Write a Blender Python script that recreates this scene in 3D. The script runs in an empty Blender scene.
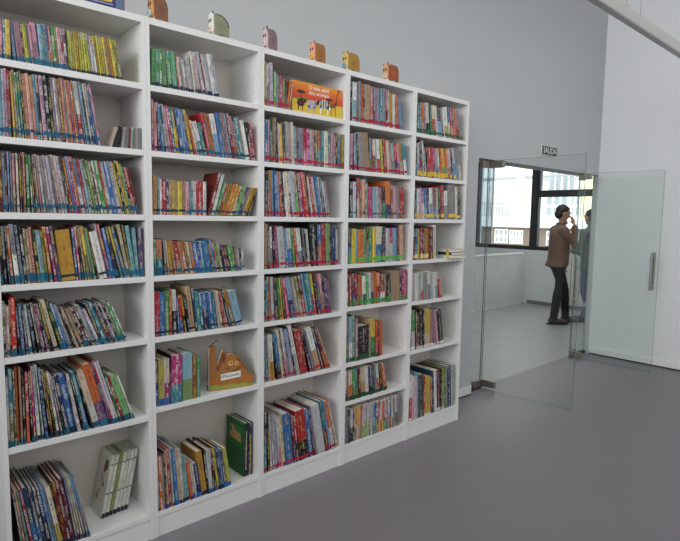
import bpy, bmesh, math, random
from mathutils import Vector, Matrix
S = bpy.context.scene
COL = S.collection
random.seed(11)
R = math.radians

# ------------------------------------------------------------------ colour and materials
def lin(c):
    return tuple(((v/255)/12.92 if v/255 <= .04045 else ((v/255+.055)/1.055)**2.4) for v in c)

def mat(name, rgb, rough=.5, metal=0., spec=.5, bump=0., bscale=200., var=0., vscale=4.):
    m = bpy.data.materials.new(name); m.use_nodes = True
    nt = m.node_tree; b = nt.nodes['Principled BSDF']
    c = lin(rgb)
    b.inputs['Base Color'].default_value = (*c, 1)
    b.inputs['Roughness'].default_value = rough
    b.inputs['Metallic'].default_value = metal
    b.inputs['Specular IOR Level'].default_value = spec
    if bump or var:
        tc = nt.nodes.new('ShaderNodeTexCoord')
    if bump:
        n = nt.nodes.new('ShaderNodeTexNoise'); n.inputs['Scale'].default_value = bscale; n.inputs['Detail'].default_value = 4
        bp = nt.nodes.new('ShaderNodeBump'); bp.inputs['Strength'].default_value = bump; bp.inputs['Distance'].default_value = .002
        nt.links.new(tc.outputs['Object'], n.inputs['Vector'])
        nt.links.new(n.outputs['Fac'], bp.inputs['Height']); nt.links.new(bp.outputs['Normal'], b.inputs['Normal'])
    if var:
        n = nt.nodes.new('ShaderNodeTexNoise'); n.inputs['Scale'].default_value = vscale; n.inputs['Detail'].default_value = 5
        mx = nt.nodes.new('ShaderNodeMix'); mx.data_type = 'RGBA'
        mx.inputs['A'].default_value = (*[v*(1-var) for v in c], 1); mx.inputs['B'].default_value = (*[min(1, v*(1+var)) for v in c], 1)
        nt.links.new(tc.outputs['Object'], n.inputs['Vector'])
        nt.links.new(n.outputs['Fac'], mx.inputs['Factor']); nt.links.new(mx.outputs['Result'], b.inputs['Base Color'])
    return m

def glass(name, tint, refl=1.0, rough=0.0):
    m = bpy.data.materials.new(name); m.use_nodes = True
    nt = m.node_tree; nt.nodes.clear()
    out = nt.nodes.new('ShaderNodeOutputMaterial'); mix = nt.nodes.new('ShaderNodeMixShader')
    t = nt.nodes.new('ShaderNodeBsdfTransparent'); t.inputs['Color'].default_value = (*tint, 1)
    g = nt.nodes.new('ShaderNodeBsdfGlossy'); g.inputs['Roughness'].default_value = rough
    g.inputs['Color'].default_value = (refl, refl, refl, 1)
    f = nt.nodes.new('ShaderNodeFresnel'); f.inputs['IOR'].default_value = 1.45
    ge = nt.nodes.new('ShaderNodeNewGeometry'); fm = nt.nodes.new('ShaderNodeMath'); fm.operation = 'MULTIPLY_ADD'
    fm.inputs[1].default_value = -1; fm.inputs[2].default_value = 1
    f2 = nt.nodes.new('ShaderNodeMath'); f2.operation = 'MULTIPLY'
    nt.links.new(ge.outputs['Backfacing'], fm.inputs[0]); nt.links.new(fm.outputs[0], f2.inputs[0]); nt.links.new(f.outputs[0], f2.inputs[1])
    nt.links.new(f2.outputs[0], mix.inputs[0]); nt.links.new(t.outputs[0], mix.inputs[1]); nt.links.new(g.outputs[0], mix.inputs[2])
    nt.links.new(mix.outputs[0], out.inputs[0])
    return m

M = {}
M['melamine'] = mat('white melamine', (227, 227, 225), .4, bump=.03, bscale=120)
M['backboard'] = mat('back board', (224, 217, 208), .5)
M['pin'] = mat('shelf pin hole', (70, 66, 62), .8)
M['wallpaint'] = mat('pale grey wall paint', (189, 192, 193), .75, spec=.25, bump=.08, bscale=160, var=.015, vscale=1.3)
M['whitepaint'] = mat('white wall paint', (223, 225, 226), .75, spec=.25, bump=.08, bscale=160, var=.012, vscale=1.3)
M['ceil'] = mat('ceiling paint', (225, 225, 225), .8, spec=.2)
M['skirt'] = mat('white lacquered skirting', (226, 227, 226), .4)
M['gap'] = mat('dark joint', (40, 40, 42), .8)
M['vinyl'] = mat('grey vinyl floor', (130, 126, 130), .42, spec=.35, bump=.02, bscale=60, var=.03, vscale=2.2)
M['steel'] = mat('brushed steel', (176, 172, 164), .34, metal=1., bump=.03, bscale=300)
M['patch'] = mat('satin steel fitting', (150, 142, 136), .42, metal=.85)
M['black'] = mat('black aluminium', (30, 31, 34), .4)
M['greyframe'] = mat('grey aluminium', (150, 155, 160), .4)
M['glass'] = glass('door glass', (.95, .972, .962), .9)
M['glassedge'] = mat('green glass edge', (92, 122, 112), .15, spec=.6)
M['winglass'] = glass('window glass', (.96, .975, .97), .9)
M['sashglass'] = glass('obscured sash glass', (.55, .60, .62), .9)
M['dimglass'] = glass('sky dimming glass', (.25, .26, .27), .9)  # tint added to hold sky light back from the unseen windows
M['pages'] = mat('paper pages', (224, 217, 200), .8, spec=.2, bump=.15, bscale=900, var=.04, vscale=60)
M['lamp'] = mat('pendant aluminium', (180, 179, 176), .45)
M['diffuser'] = mat('opal diffuser', (200, 200, 200), .5)
M['signgreen'] = mat('dark green sign', (14, 48, 30), .4)
M['white'] = mat('white print', (238, 238, 232), .5)
M['blackprint'] = mat('black print', (24, 24, 26), .5)
M['wire'] = mat('steel wire', (120, 120, 120), .4, metal=.8)

def floor_tile():
    m = mat('speckled hall tile', (150, 149, 148), .4, spec=.4)
    nt = m.node_tree; b = nt.nodes['Principled BSDF']
    tc = nt.nodes.new('ShaderNodeTexCoord')
    br = nt.nodes.new('ShaderNodeTexBrick'); br.offset = 0
    br.inputs['Scale'].default_value = 1.; br.inputs['Brick Width'].default_value = .6; br.inputs['Row Height'].default_value = .6
    br.inputs['Mortar Size'].default_value = .004
    br.inputs['Color1'].default_value = (*lin((164, 163, 162)), 1); br.inputs['Color2'].default_value = (*lin((158, 157, 157)), 1)
    br.inputs['Mortar'].default_value = (*lin((138, 137, 136)), 1)
    nz = nt.nodes.new('ShaderNodeTexNoise'); nz.inputs['Scale'].default_value = 22; nz.inputs['Detail'].default_value = 6; nz.inputs['Roughness'].default_value = .75
    mx = nt.nodes.new('ShaderNodeMix'); mx.data_type = 'RGBA'; mx.blend_type = 'MULTIPLY'; mx.inputs['Factor'].default_value = .45
    rm = nt.nodes.new('ShaderNodeValToRGB'); rm.color_ramp.elements[0].position = .3; rm.color_ramp.elements[1].position = .6
    rm.color_ramp.elements[0].color = (.55, .55, .55, 1); rm.color_ramp.elements[1].color = (1, 1, 1, 1)
    nt.links.new(tc.outputs['Object'], br.inputs['Vector']); nt.links.new(tc.outputs['Object'], nz.inputs['Vector'])
    nt.links.new(nz.outputs['Fac'], rm.inputs['Fac'])
    nt.links.new(br.outputs['Color'], mx.inputs['A']); nt.links.new(rm.outputs['Color'], mx.inputs['B'])
    nt.links.new(mx.outputs['Result'], b.inputs['Base Color'])
    return m
def seams(m):
    nt = m.node_tree; b = nt.nodes['Principled BSDF']; src = b.inputs['Base Color'].links[0].from_socket
    tc = nt.nodes.new('ShaderNodeTexCoord'); br = nt.nodes.new('ShaderNodeTexBrick'); br.offset = 0
    mp = nt.nodes.new('ShaderNodeMapping'); mp.inputs['Location'].default_value = (.35, .55, 0)
    br.inputs['Scale'].default_value = 1; br.inputs['Brick Width'].default_value = 20; br.inputs['Row Height'].default_value = 2.0; br.inputs['Mortar Size'].default_value = .003
    br.inputs['Color1'].default_value = br.inputs['Color2'].default_value = (1, 1, 1, 1); br.inputs['Mortar'].default_value = (.88, .88, .88, 1)
    mx = nt.nodes.new('ShaderNodeMix'); mx.data_type = 'RGBA'; mx.blend_type = 'MULTIPLY'; mx.inputs['Factor'].default_value = 1
    nt.links.new(tc.outputs['Object'], mp.inputs['Vector']); nt.links.new(mp.outputs['Vector'], br.inputs['Vector'])
    nt.links.new(src, mx.inputs['A']); nt.links.new(br.outputs['Color'], mx.inputs['B']); nt.links.new(mx.outputs['Result'], b.inputs['Base Color'])
seams(M['vinyl'])
M['tile'] = floor_tile()

def brick():
    m = mat('red brick', (150, 100, 80), .85)
    nt = m.node_tree; b = nt.nodes['Principled BSDF']
    tc = nt.nodes.new('ShaderNodeTexCoord'); mp = nt.nodes.new('ShaderNodeMapping'); mp.inputs['Rotation'].default_value = (R(90), 0, R(90))
    br = nt.nodes.new('ShaderNodeTexBrick'); br.inputs['Scale'].default_value = 1; br.inputs['Brick Width'].default_value = .25; br.inputs['Row Height'].default_value = .075
    br.inputs['Mortar Size'].default_value = .006
    br.inputs['Color1'].default_value = (*lin((104, 66, 50)), 1); br.inputs['Color2'].default_value = (*lin((120, 84, 66)), 1)
    br.inputs['Mortar'].default_value = (*lin((124, 106, 94)), 1)
    nt.links.new(tc.outputs['Object'], mp.inputs['Vector']); nt.links.new(mp.outputs['Vector'], br.inputs['Vector'])
    nt.links.new(br.outputs['Color'], b.inputs['Base Color'])
    return m
M['brick'] = brick()
M['facade'] = mat('white render facade', (236, 235, 230), .8)
M['pilaster'] = mat('pale yellow render', (238, 226, 182), .8)
M['darkglass'] = mat('street window glass', (150, 156, 160), .15)
M['street'] = mat('asphalt', (120, 120, 120), .9)

# cover material: colours and lettering come from mesh attributes
def cover_material():
    m = bpy.data.materials.new('printed book cover'); m.use_nodes = True
    nt = m.node_tree; L = nt.links; b = nt.nodes['Principled BSDF']
    b.inputs['Roughness'].default_value = .42; b.inputs['Specular IOR Level'].default_value = .35
    def at(n):
        a = nt.nodes.new('ShaderNodeAttribute'); a.attribute_name = n; return a
    col, ink, sp = at('Col'), at('Ink'), at('sp')
    sx = nt.nodes.new('ShaderNodeSeparateXYZ'); L.new(sp.outputs['Vector'], sx.inputs[0])
    def math_(op, a, c=None):
        n = nt.nodes.new('ShaderNodeMath'); n.operation = op
        for i, v in enumerate((a, c)):
            if v is None: continue
            if isinstance(v, (int, float)): n.inputs[i].default_value = v
            else: L.new(v, n.inputs[i])
        return n.outputs[0]
    def noise(xs, ys, zs, detail=0.):
        cx = nt.nodes.new('ShaderNodeCombineXYZ')
        L.new(math_('MULTIPLY', sx.outputs[0], xs), cx.inputs[0]); L.new(math_('MULTIPLY', sx.outputs[1], ys), cx.inputs[1]); L.new(math_('MULTIPLY', sx.outputs[2], zs), cx.inputs[2])
        n = nt.nodes.new('ShaderNodeTexNoise'); n.inputs['Scale'].default_value = 1.; n.inputs['Detail'].default_value = detail
        L.new(cx.outputs[0], n.inputs['Vector']); return n.outputs['Fac']
    letters = math_('GREATER_THAN', noise(260., 330., 91., 1.), .5)
    words = math_('GREATER_THAN', noise(0., 17., 37.), .47)
    band = math_('LESS_THAN', math_('ABSOLUTE', sx.outputs[0]), .0042)
    txt = math_('MULTIPLY', math_('MULTIPLY', letters, words), band)
    on_spine = math_('LESS_THAN', math_('ABSOLUTE', sx.outputs[0]), .6)
    pic = math_('MULTIPLY', math_('GREATER_THAN', noise(90., 46., 53., 2.), .58), on_spine)
    mx1 = nt.nodes.new('ShaderNodeMix'); mx1.data_type = 'RGBA'
    L.new(math_('MULTIPLY', pic, .24), mx1.inputs['Factor']); L.new(col.outputs['Color'], mx1.inputs['A']); L.new(ink.outputs['Color'], mx1.inputs['B'])
    mx2 = nt.nodes.new('ShaderNodeMix'); mx2.data_type = 'RGBA'
    L.new(math_('MULTIPLY', txt, .7), mx2.inputs['Factor']); L.new(mx1.outputs['Result'], mx2.inputs['A']); L.new(ink.outputs['Color'], mx2.inputs['B'])
    L.new(mx2.outputs['Result'], b.inputs['Base Color'])
    return m
M['cover'] = cover_material()

# ------------------------------------------------------------------ object helpers
def tag(o, label=None, cat=None, group=None, kind=None):
    if label: o['label'] = label
    if cat: o['category'] = cat
    if group: o['group'] = group
    if kind: o['kind'] = kind
    return o

def empty(name, loc=(0, 0, 0), rz=0., label=None, cat=None, group=None, kind=None):
    o = bpy.data.objects.new(name, None); COL.objects.link(o)
    o.location = loc; o.rotation_euler = (0, 0, rz); o.empty_display_size = .05
    return tag(o, label, cat, group, kind)

class MB:
    """collects faces, then links them as one mesh object"""
    def __init__(s): s.v = []; s.f = []; s.m = []
    def face(s, pts, mi=0):
        b = len(s.v); s.v += [tuple(p) for p in pts]; s.f.append(tuple(range(b, b+len(pts)))); s.m.append(mi)
    def box(s, x0, x1, y0, y1, z0, z1, mi=0, X=None, skip=''):
        c = [(x, y, z) for z in (z0, z1) for y in (y0, y1) for x in (x0, x1)]
        if X is not None: c = [tuple(X @ Vector(p)) for p in c]
        b = len(s.v); s.v += c
        for q in ((0, 2, 3, 1), (4, 5, 7, 6), (0, 1, 5, 4), (2, 6, 7, 3), (0, 4, 6, 2), (1, 3, 7, 5)):
            s.f.append(tuple(b+i for i in q)); s.m.append(mi)
    def prism(s, poly, a0, a1, axis='y', mi=0, cap=None, X=None):
        """poly: 2-D outline, extruded along axis from a0 to a1"""
        def mk(u, v, a): return {'y': (u, a, v), 'x': (a, u, v), 'z': (u, v, a)}[axis]
        n = len(poly); b = len(s.v)
        pts = [mk(u, v, a0) for u, v in poly]+[mk(u, v, a1) for u, v in poly]
        if X is not None: pts = [tuple(X @ Vector(p)) for p in pts]
        s.v += pts
        s.f.append(tuple(range(b, b+n))); s.m.append(mi if cap is None else cap)
        s.f.append(tuple(range(b+2*n-1, b+n-1, -1))); s.m.append(mi if cap is None else cap)
        for i in range(n):
            j = (i+1) % n
            s.f.append((b+i, b+n+i, b+n+j, b+j)); s.m.append(mi)
    def tube(s, pts, r, n=8, mi=0, caps=True):
        pts = [Vector(p) for p in pts]; rs = r if isinstance(r, (list, tuple)) else [r]*len(pts)
        b = len(s.v); up = Vector((0, 0, 1))
        for i, p in enumerate(pts):
            d = (pts[min(i+1, len(pts)-1)]-pts[max(i-1, 0)]).normalized()
            a = d.cross(up)
            if a.length < 1e-3: a = d.cross(Vector((1, 0, 0)))
            a.normalize(); c = d.cross(a)
            ra, rc = rs[i] if isinstance(rs[i], tuple) else (rs[i], rs[i])
            for k in range(n):
                t = 2*math.pi*k/n
                s.v.append(tuple(p+a*math.cos(t)*ra+c*math.sin(t)*rc))
        for i in range(len(pts)-1):
            for k in range(n):
                k2 = (k+1) % n
                s.f.append((b+i*n+k, b+i*n+k2, b+(i+1)*n+k2, b+(i+1)*n+k)); s.m.append(mi)
        if caps:
            s.f.append(tuple(b+k for k in range(n-1, -1, -1))); s.m.append(mi)
            e = b+(len(pts)-1)*n
            s.f.append(tuple(e+k for k in range(n))); s.m.append(mi)
    def ball(s, c, r, nu=12, nv=8, mi=0, X=None):
        rx, ry, rz = r if isinstance(r, tuple) else (r, r, r)
        b = len(s.v)
        for j in range(nv+1):
            ph = math.pi*j/nv
            for i in range(nu):
                t = 2*math.pi*i/nu
                p = Vector((rx*math.sin(ph)*math.cos(t), ry*math.sin(ph)*math.sin(t), rz*math.cos(ph)))
                if X is not None: p = X @ p
                s.v.append((c[0]+p.x, c[1]+p.y, c[2]+p.z))
        for j in range(nv):
            for i in range(nu):
                i2 = (i+1) % nu
                s.f.append((b+j*nu+i, b+(j+1)*nu+i, b+(j+1)*nu+i2, b+j*nu+i2)); s.m.append(mi)
    def build(s, name, mats, parent=None, fix=True, smooth=False, bevel=0.):
        me = bpy.data.meshes.new(name); me.from_pydata(s.v, [], s.f)
        mats = mats if isinstance(mats, (list, tuple)) else [mats]
        for m in mats: me.materials.append(m)
        me.polygons.foreach_set('material_index', s.m)
        if fix:
            bm = bmesh.new(); bm.from_mesh(me)
            bmesh.ops.remove_doubles(bm, verts=bm.verts, dist=1e-6)
            bmesh.ops.recalc_face_normals(bm, faces=bm.faces); bm.to_mesh(me); bm.free()
        if smooth: me.polygons.foreach_set('use_smooth', [True]*len(me.polygons))
        o = bpy.data.objects.new(name, me); COL.objects.link(o)
        if bevel:
            md = o.modifiers.new('edge', 'BEVEL'); md.width = bevel; md.segments = 2; md.limit_method = 'ANGLE'
        if parent: o.parent = parent
        return o

def bx(name, x0, x1, y0, y1, z0, z1, m, parent=None, kind=None, bevel=0.):
    b = MB(); b.box(x0, x1, y0, y1, z0, z1); o = b.build(name, m, parent, bevel=bevel)
    if kind: o['kind'] = kind
    return o

def text(name, body, size, m, loc, rot, parent=None, depth=.0006, width=None, shear=0.):
    cu = bpy.data.curves.new(name, 'FONT'); cu.body = body; cu.size = size; cu.extrude = depth; cu.align_x = 'CENTER'; cu.align_y = 'CENTER'; cu.shear = shear
    cu.resolution_u = 3
    tmp = bpy.data.objects.new(name+'_c', cu); COL.objects.link(tmp)
    bpy.context.view_layer.update()
    me = bpy.data.meshes.new_from_object(tmp.evaluated_get(bpy.context.evaluated_depsgraph_get()))
    bpy.data.objects.remove(tmp, do_unlink=True)
    me.materials.clear(); me.materials.append(m)
    if width:
        xs = [v.co.x for v in me.vertices]; k = width/(max(xs)-min(xs))
        for v in me.vertices: v.co.x *= k
    o = bpy.data.objects.new(name, me); COL.objects.link(o)
    o.location = loc; o.rotation_euler = rot
    if parent: o.parent = parent
    return o

# ------------------------------------------------------------------ camera (solved from the bookcase's geometry)
F = 540.94
yaw, pit, rol = .72984489, -.09630182, .01526715
fw = Vector((math.sin(yaw)*math.cos(pit), math.cos(yaw)*math.cos(pit), math.sin(pit)))
rt = Vector((math.cos(yaw), -math.sin(yaw), 0)); up = rt.cross(fw)
r2 = math.cos(rol)*rt+math.sin(rol)*up; u2 = -math.sin(rol)*rt+math.cos(rol)*up
cam = bpy.data.cameras.new('camera'); co = bpy.data.objects.new('camera', cam); COL.objects.link(co)
co.matrix_world = Matrix(((r2.x, u2.x, -fw.x, -.38475), (r2.y, u2.y, -fw.y, -2.3945), (r2.z, u2.z, -fw.z, 1.5319), (0, 0, 0, 1)))
cam.sensor_width = 36; cam.lens = F*36/680; cam.clip_start = .02; cam.clip_end = 300
S.camera = co

# ------------------------------------------------------------------ the room
XL, XR, YF, ZC = -4.2, 5.95, -6.2, 4.3        # left wall, right wall, wall behind the camera, ceiling
DX0, DX1, DZ = 3.583, 5.95, 2.06              # door opening in the bookcase wall
K = 'structure'
bx('floor', XL, XR+.02, YF, .385, -.1, 0, M['vinyl'], kind=K)
bx('floor_hall', DX0-.4, 9.2, .385, 6.2, -.1, 0, M['tile'], kind=K)
b = MB()                                       # wall with the door opening: pieces share one surface
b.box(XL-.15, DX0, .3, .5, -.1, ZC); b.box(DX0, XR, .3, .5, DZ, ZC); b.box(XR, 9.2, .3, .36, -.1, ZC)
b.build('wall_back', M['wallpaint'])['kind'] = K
bx('wall_right', XR, XR+.15, YF, .2995, -.1, ZC, M['whitepaint'], kind=K)
bx('ceiling', XL-.15, 9.2, YF-.15, 6.4, ZC, ZC+.1, M['ceil'], kind=K)
# left wall and the wall behind the camera carry the room's big windows
def holed(name, fixed, lo, hi, wins, axis, t, m):
    """wall with rectangular window holes: wins = (a0,a1,z0,z1)"""
    b = MB(); cuts = sorted(wins); a = lo
    def bb(a0, a1, z0, z1):
        if axis == 'y': b.box(fixed-t, fixed, a0, a1, z0, z1)
        else: b.box(a0, a1, fixed-t, fixed, z0, z1)
    for (a0, a1, z0, z1) in cuts:
        bb(a, a0, -.1, ZC); bb(a0, a1, -.1, z0); bb(a0, a1, z1, ZC); a = a1
    bb(a, hi, -.1, ZC)
    o = b.build(name, m); o['kind'] = K; return o
WL = [(-5.6, -3.3, 1.9, 4.0), (-2.9, -.5, 1.9, 4.0)]
WF = [(-3.6, -1.2, 1.9, 4.0), (-.6, 1.8, 1.9, 4.0), (2.4, 4.8, 1.9, 4.0)]
holed('wall_left', XL, YF-.15, .3, WL, 'y', .15, M['whitepaint'])
holed('wall_front', YF, XL, XR, WF, 'x', .15, M['whitepaint'])
wn = [3]
def window(axis, fixed, a0, a1, z0, z1):
    n = wn[0]; wn[0] += 1
    r = empty('window_%d' % n, kind=K)
    def bb(nm, p0, p1, q0, q1, d0, d1, m):
        if axis == 'y': return bx(nm, fixed+d0, fixed+d1, p0, p1, q0, q1, m, r)
        return bx(nm, p0, p1, fixed+d0, fixed+d1, q0, q1, m, r)
    w = .06
    bb('frame', a0, a0+w, z0, z1, -.1, -.03, M['black']); bb('frame', a1-w, a1, z0, z1, -.1, -.03, M['black'])
    bb('frame', a0+w, a1-w, z0, z0+w, -.1, -.03, M['black']); bb('frame', a0+w, a1-w, z1-w, z1, -.1, -.03, M['black'])
    bb('frame', (a0+a1)/2-.03, (a0+a1)/2+.03, z0+w, z1-w, -.1, -.03, M['black'])
    bb('pane', a0+w, (a0+a1)/2-.03, z0+w, z1-w, -.07, -.06, M['dimglass']); bb('pane', (a0+a1)/2+.03, a1-w, z0+w, z1-w, -.07, -.06, M['dimglass'])
for q in WL: window('y', XL, *q)
for q in WF: window('x', YF, *q)

# skirtings
bx('trim_1', 3.02, DX0, .282, .2995, .012, .085, M['skirt'], kind=K, bevel=.004)
bx('trim_2', XR-.018, XR-.0005, YF, .285, .014, .085, M['skirt'], kind=K, bevel=.004)
bx('gap_shade_1', XR-.012, XR-.0005, YF, .285, .0, .014, M['gap'], kind=K)  # dark strip colours in the shadow gap below the skirting
bx('gap_shade_2', 3.02, DX0, .288, .2995, 0, .012, M['gap'], kind=K)  # same painted shade below the back wall's skirting

# glazed front of the doorway: side lights, floor channel
r = empty('window_8', kind=K)
gb = MB(); gb.box(DX0+.004, 3.810, .345, .355, .03, DZ-.002); gb.build('pane', M['glass'], r)
e = MB(); e.box(3.810, 3.8115, .345, .355, .03, DZ-.002); e.build('pane_edge', M['glassedge'], r)
bx('channel', DX0+.002, 3.8, .335, .365, 0.0005, .03, M['gap'], r)
r = empty('window_9', kind=K)
gb = MB(); gb.box(5.602, XR-.004, .345, .355, .03, DZ-.002); gb.build('pane', M['glass'], r)
e = MB(); e.box(5.6005, 5.602, .345, .355, .03, DZ-.002); e.build('pane_edge', M['glassedge'], r)
bx('channel', 5.61, XR-.004, .335, .365, 0.0005, .03, M['gap'], r)

def door(n, x, yh, L, hy, hz0, hz1, side, rz):
    r = empty('door_%d' % n, (x, yh, 0), rz, kind=K)
    g = MB(); g.box(-.005, .005, -L, 0, .012, DZ-.004)
    leaf = g.build('pane', M['glass'], r)
    e = MB()
    e.box(-.0052, .0052, -L-.0012, -L, .012, DZ-.004); e.box(-.0052, .0052, 0, .0012, .012, DZ-.004)
    e.box(-.0052, .0052, -L, 0, DZ-.004, DZ-.0028); e.box(-.0052, .0052, -L, 0, .0108, .012)
    e.build('pane_edge', M['glassedge'], r)
    for z0, z1 in ((.02, .082), (DZ-.068, DZ-.008)):
        p = MB(); p.box(-.016, .016, -.135, -.002, z0, z1); p.box(-.013, .013, -.141, -.135, z0+.004, z1-.004)
        p.build('patch_fitting', M['patch'], r, bevel=.003)
        q = MB(); q.box(*sorted((side*.02, side*.14)), -.016, .016, z0, z1); q.build('patch_fitting', M['patch'], r, bevel=.003)
    pv = MB(); pv.tube([(0, 0, 0.0005), (0, 0, .0195)], .014, 16); pv.build('floor_pivot', M['patch'], r)
    hd = MB()
    for s in (-1, 1):
        hd.tube([(s*.042, hy-yh, hz0), (s*.042, hy-yh, hz1)], .0125, 14)
    hd.build('handle', M['steel'], r, smooth=False)
    for z in (hz0+.05, hz1-.05):
        st = MB(); st.tube([(-.042, hy-yh, z), (.042, hy-yh, z)], .008, 10); st.build('handle_stud', M['steel'], r)
    return r
door(1, 3.836, .35, .838, -.447, .87, 1.245, -1, R(1.7))
door(2, 5.575, .35, .838, -.435, .85, 1.235, 1, R(3.0))

# exit sign on the lintel
r = empty('exit_sign', (4.773, .299, 2.225), label='small dark green SALIDA exit sign on the wall above the glass doors', cat='sign')
b = MB(); b.box(-.150, .150, -.008, 0, -.0455, .0455); b.build('border', M['white'], r)
b = MB(); b.box(-.146, .146, -.0095, -.008, -.0415, .0415); b.build('panel', M['signgreen'], r)
text('lettering', 'SALIDA', .082, M['white'], (.004, -.0097, 0), (R(90), 0, 0), r, width=.25)

# pendant luminaire, switched off, parallel to the bookcases
r = empty('pendant_lamp', (3.2, -1.1, 2.655), label='long grey linear pendant lamp hanging from thin wires near the right wall', cat='lamp')
b = MB(); b.box(-1.9, 2.3, -.022, .022, 0, .066); b.build('housing', M['lamp'], r, bevel=.003)
b = MB(); b.box(-1.88, 2.28, -.019, .019, -.003, 0); b.build('diffuser', M['diffuser'], r)
for x in (-1.2, -.31, -.11, 1.5):
    w = MB(); w.tube([(x, 0, .066), (x, 0, ZC-2.655)], .0012, 6); w.build('suspension_wire', M['wire'], r)
    w = MB(); w.tube([(x, 0, .066), (x, 0, .084)], .006, 8); w.build('wire_grip', M['gap'], r)

# ------------------------------------------------------------------ the hall beyond the doors
WX = 8.95
def hall_wall():
    b = MB(); x0, x1 = WX, WX+.25
    b.box(x0, x1, .37, 6.2, -.1, 1.0); b.box(x0, x1, .37, 6.2, 2.75, ZC)
    b.box(x0, x1, 5.2, 6.2, 1.0, 2.75); b.box(x0, x1, .37, .75, 1.0, 2.75)
    b.build('wall_hall', M['whitepaint'])['kind'] = K
hall_wall()
bx('wall_hall_end', DX0-.4, 9.2, 6.2, 6.35, -.1, ZC, M['whitepaint'], kind=K)
bx('wall_hall_side', DX0-.55, DX0-.4, .5, 6.35, -.1, ZC, M['whitepaint'], kind=K)
bx('baseboard_hall', WX-.012, WX-.0005, .52, 2.76, .0, .065, mat('shaded grey skirting', (118, 118, 118), .6), kind=K)  # grey tone carries the shadow along the foot of the wall
def hall_window(n, y0, y1, transom):
    r = empty('window_%d' % n, kind=K)
    x0, x1 = WX+.0, WX+.09; z0, z1 = 1.0, 2.75; w = .075
    bx('frame', x0, x1, y0, y0+w, z0, z1, M['black'], r); bx('frame', x0, x1, y1-w, y1, z0, z1, M['black'], r)
    bx('frame', x0, x1, y0+w, y1-w, z0, z0+w, M['black'], r); bx('frame', x0, x1, y0+w, y1-w, z1-w, z1, M['black'], r)
    if transom:
        bx('transom', x0, x1, y0+w, y1-w, 1.97, 2.09, M['black'], r)
        bx('sash', x0+.03, x1-.02, y1-w-.03, y1-w, 2.09, z1-w, M['greyframe'], r)
        bx('pane', x0+.05, x0+.056, y0+w, y1-w, z0+w, 1.97, M['winglass'], r)
        bx('pane', x0+.05, x0+.056, y0+w, y1-w-.03, 2.09, z1-w, M['winglass'], r)
    else:
        bx('pane', x0+.05, x0+.056, y1-w-.28, y1-w, z0+w, z1-w, M['sashglass'], r); bx('sash', x0+.03, x1-.02, y1-w-.3, y1-w-.28, z0+w, z1-w, M['greyframe'], r)
        bx('pane', x0+.05, x0+.056, y0+w, y1-w-.3, z0+w, z1-w, M['winglass'], r)
hall_window(1, 2.70, 3.98, False)
hall_window(2, .76, 2.70, True)
bx('wall_hall_pier', WX, WX+.25, 3.98, 5.2, 1.0, 2.75, M['whitepaint'], kind=K)

# white slatted guard rail by the stair
r = empty('guard_rail', (8.0, 2.8, 0), label='white vertical slat guard rail standing in the hall beyond the doors', cat='railing')
b = MB(); b.box(-1.1, .8, -.02, .02, .93, .958); b.build('top_rail', M['skirt'], r)
b = MB(); b.box(-1.1, .8, -.012, .012, .0, .02); b.build('bottom_rail', M['skirt'], r)
x = -1.08
while x < .74:
    b = MB(); b.box(x, x+.014, -.022, .022, .02, .93); b.build('slat', M['skirt'], r); x += .062
b = MB(); b.box(.765, .8, -.022, .022, .02, .93); b.build('post', M['skirt'], r)
b = MB(); b.box(-1.1, .765, .024, .03, .02, .93); b.build('back_panel', M['whitepaint'], r)

# ------------------------------------------------------------------ the street outside
bx('ground_street', 9.4, 60, -40, 60, -3.6, -3.5, M['street'], kind=K)
r = empty('apartment_building', (22, 9, -3.5), label='pale apartment block with brick base seen through the hall windows', cat='building')
Z0 = 3.5
bx('brick_base', 0, 6, -14, 14, 0, Z0+1.25, M['brick'], r)
bx('upper_wall', .02, 6, -14, 14, Z0+1.25, Z0+9, M['facade'], r)
bx('cornice', -.25, .02, -14, 14, Z0+1.25, Z0+1.62, M['facade'], r)
bx('ledge', -.06, .02, -14, 14, Z0+3.42, Z0+3.52, M['greyframe'], r)
for y in (1.35, -1.65, -6, 8):
    bx('pilaster', -.12, .02, y-.05, y+.35, Z0+1.62, Z0+9, M['pilaster'], r)
def street_window(y0, y1, z0, z1, m, grid=False, rows=2, cols=3):
    f = bx('window', -.03, .0, y0, y1, Z0+z0, Z0+z1, M['white'], r)
    p = MB()
    cw = (y1-y0)/cols; rh = (z1-z0)/rows
    for i in range(cols):
        for j in range(rows):
            p.box(-.04, -.03, y0+i*cw+.05, y0+(i+1)*cw-.05, Z0+z0+j*rh+.05, Z0+z0+(j+1)*rh-.05)
    p.build('pane', m, f)
street_window(2.05, 2.75, .5, 1.15, M['darkglass']); street_window(1.3, 1.98, .5, 1.12, M['darkglass'], cols=4)
street_window(-.9, .2, .5, 1.12, M['darkglass'])
street_window(1.95, 3.3, 1.75, 3.2, mat('bright curtained glass', (206, 208, 208), .3), cols=4, rows=3)
for y0, y1 in ((-.7, .3), (-1.35, -.8)): street_window(y0, y1, 1.75, 2.62, M['darkglass'], cols=3)
for y0, y1 in ((-.95, .2), (-3.0, -2.1)): street_window(y0, y1, 2.75, 4.2, M['darkglass'], cols=4)
def balcony(y0, y1, z):
    g = MB(); g.box(-.55, -.5, y0, y1, z+.55, z+.6); g.box(-.55, -.5, y0, y1, z, z+.04)
    y = y0
    while y < y1:
        g.box(-.54, -.51, y, y+.03, z, z+.6); y += .16
    g.build('balcony_rail', M['greyframe'], r)
balcony(1.75, 3.2, Z0+1.75); balcony(-1.2, .3, Z0+2.72)

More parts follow.
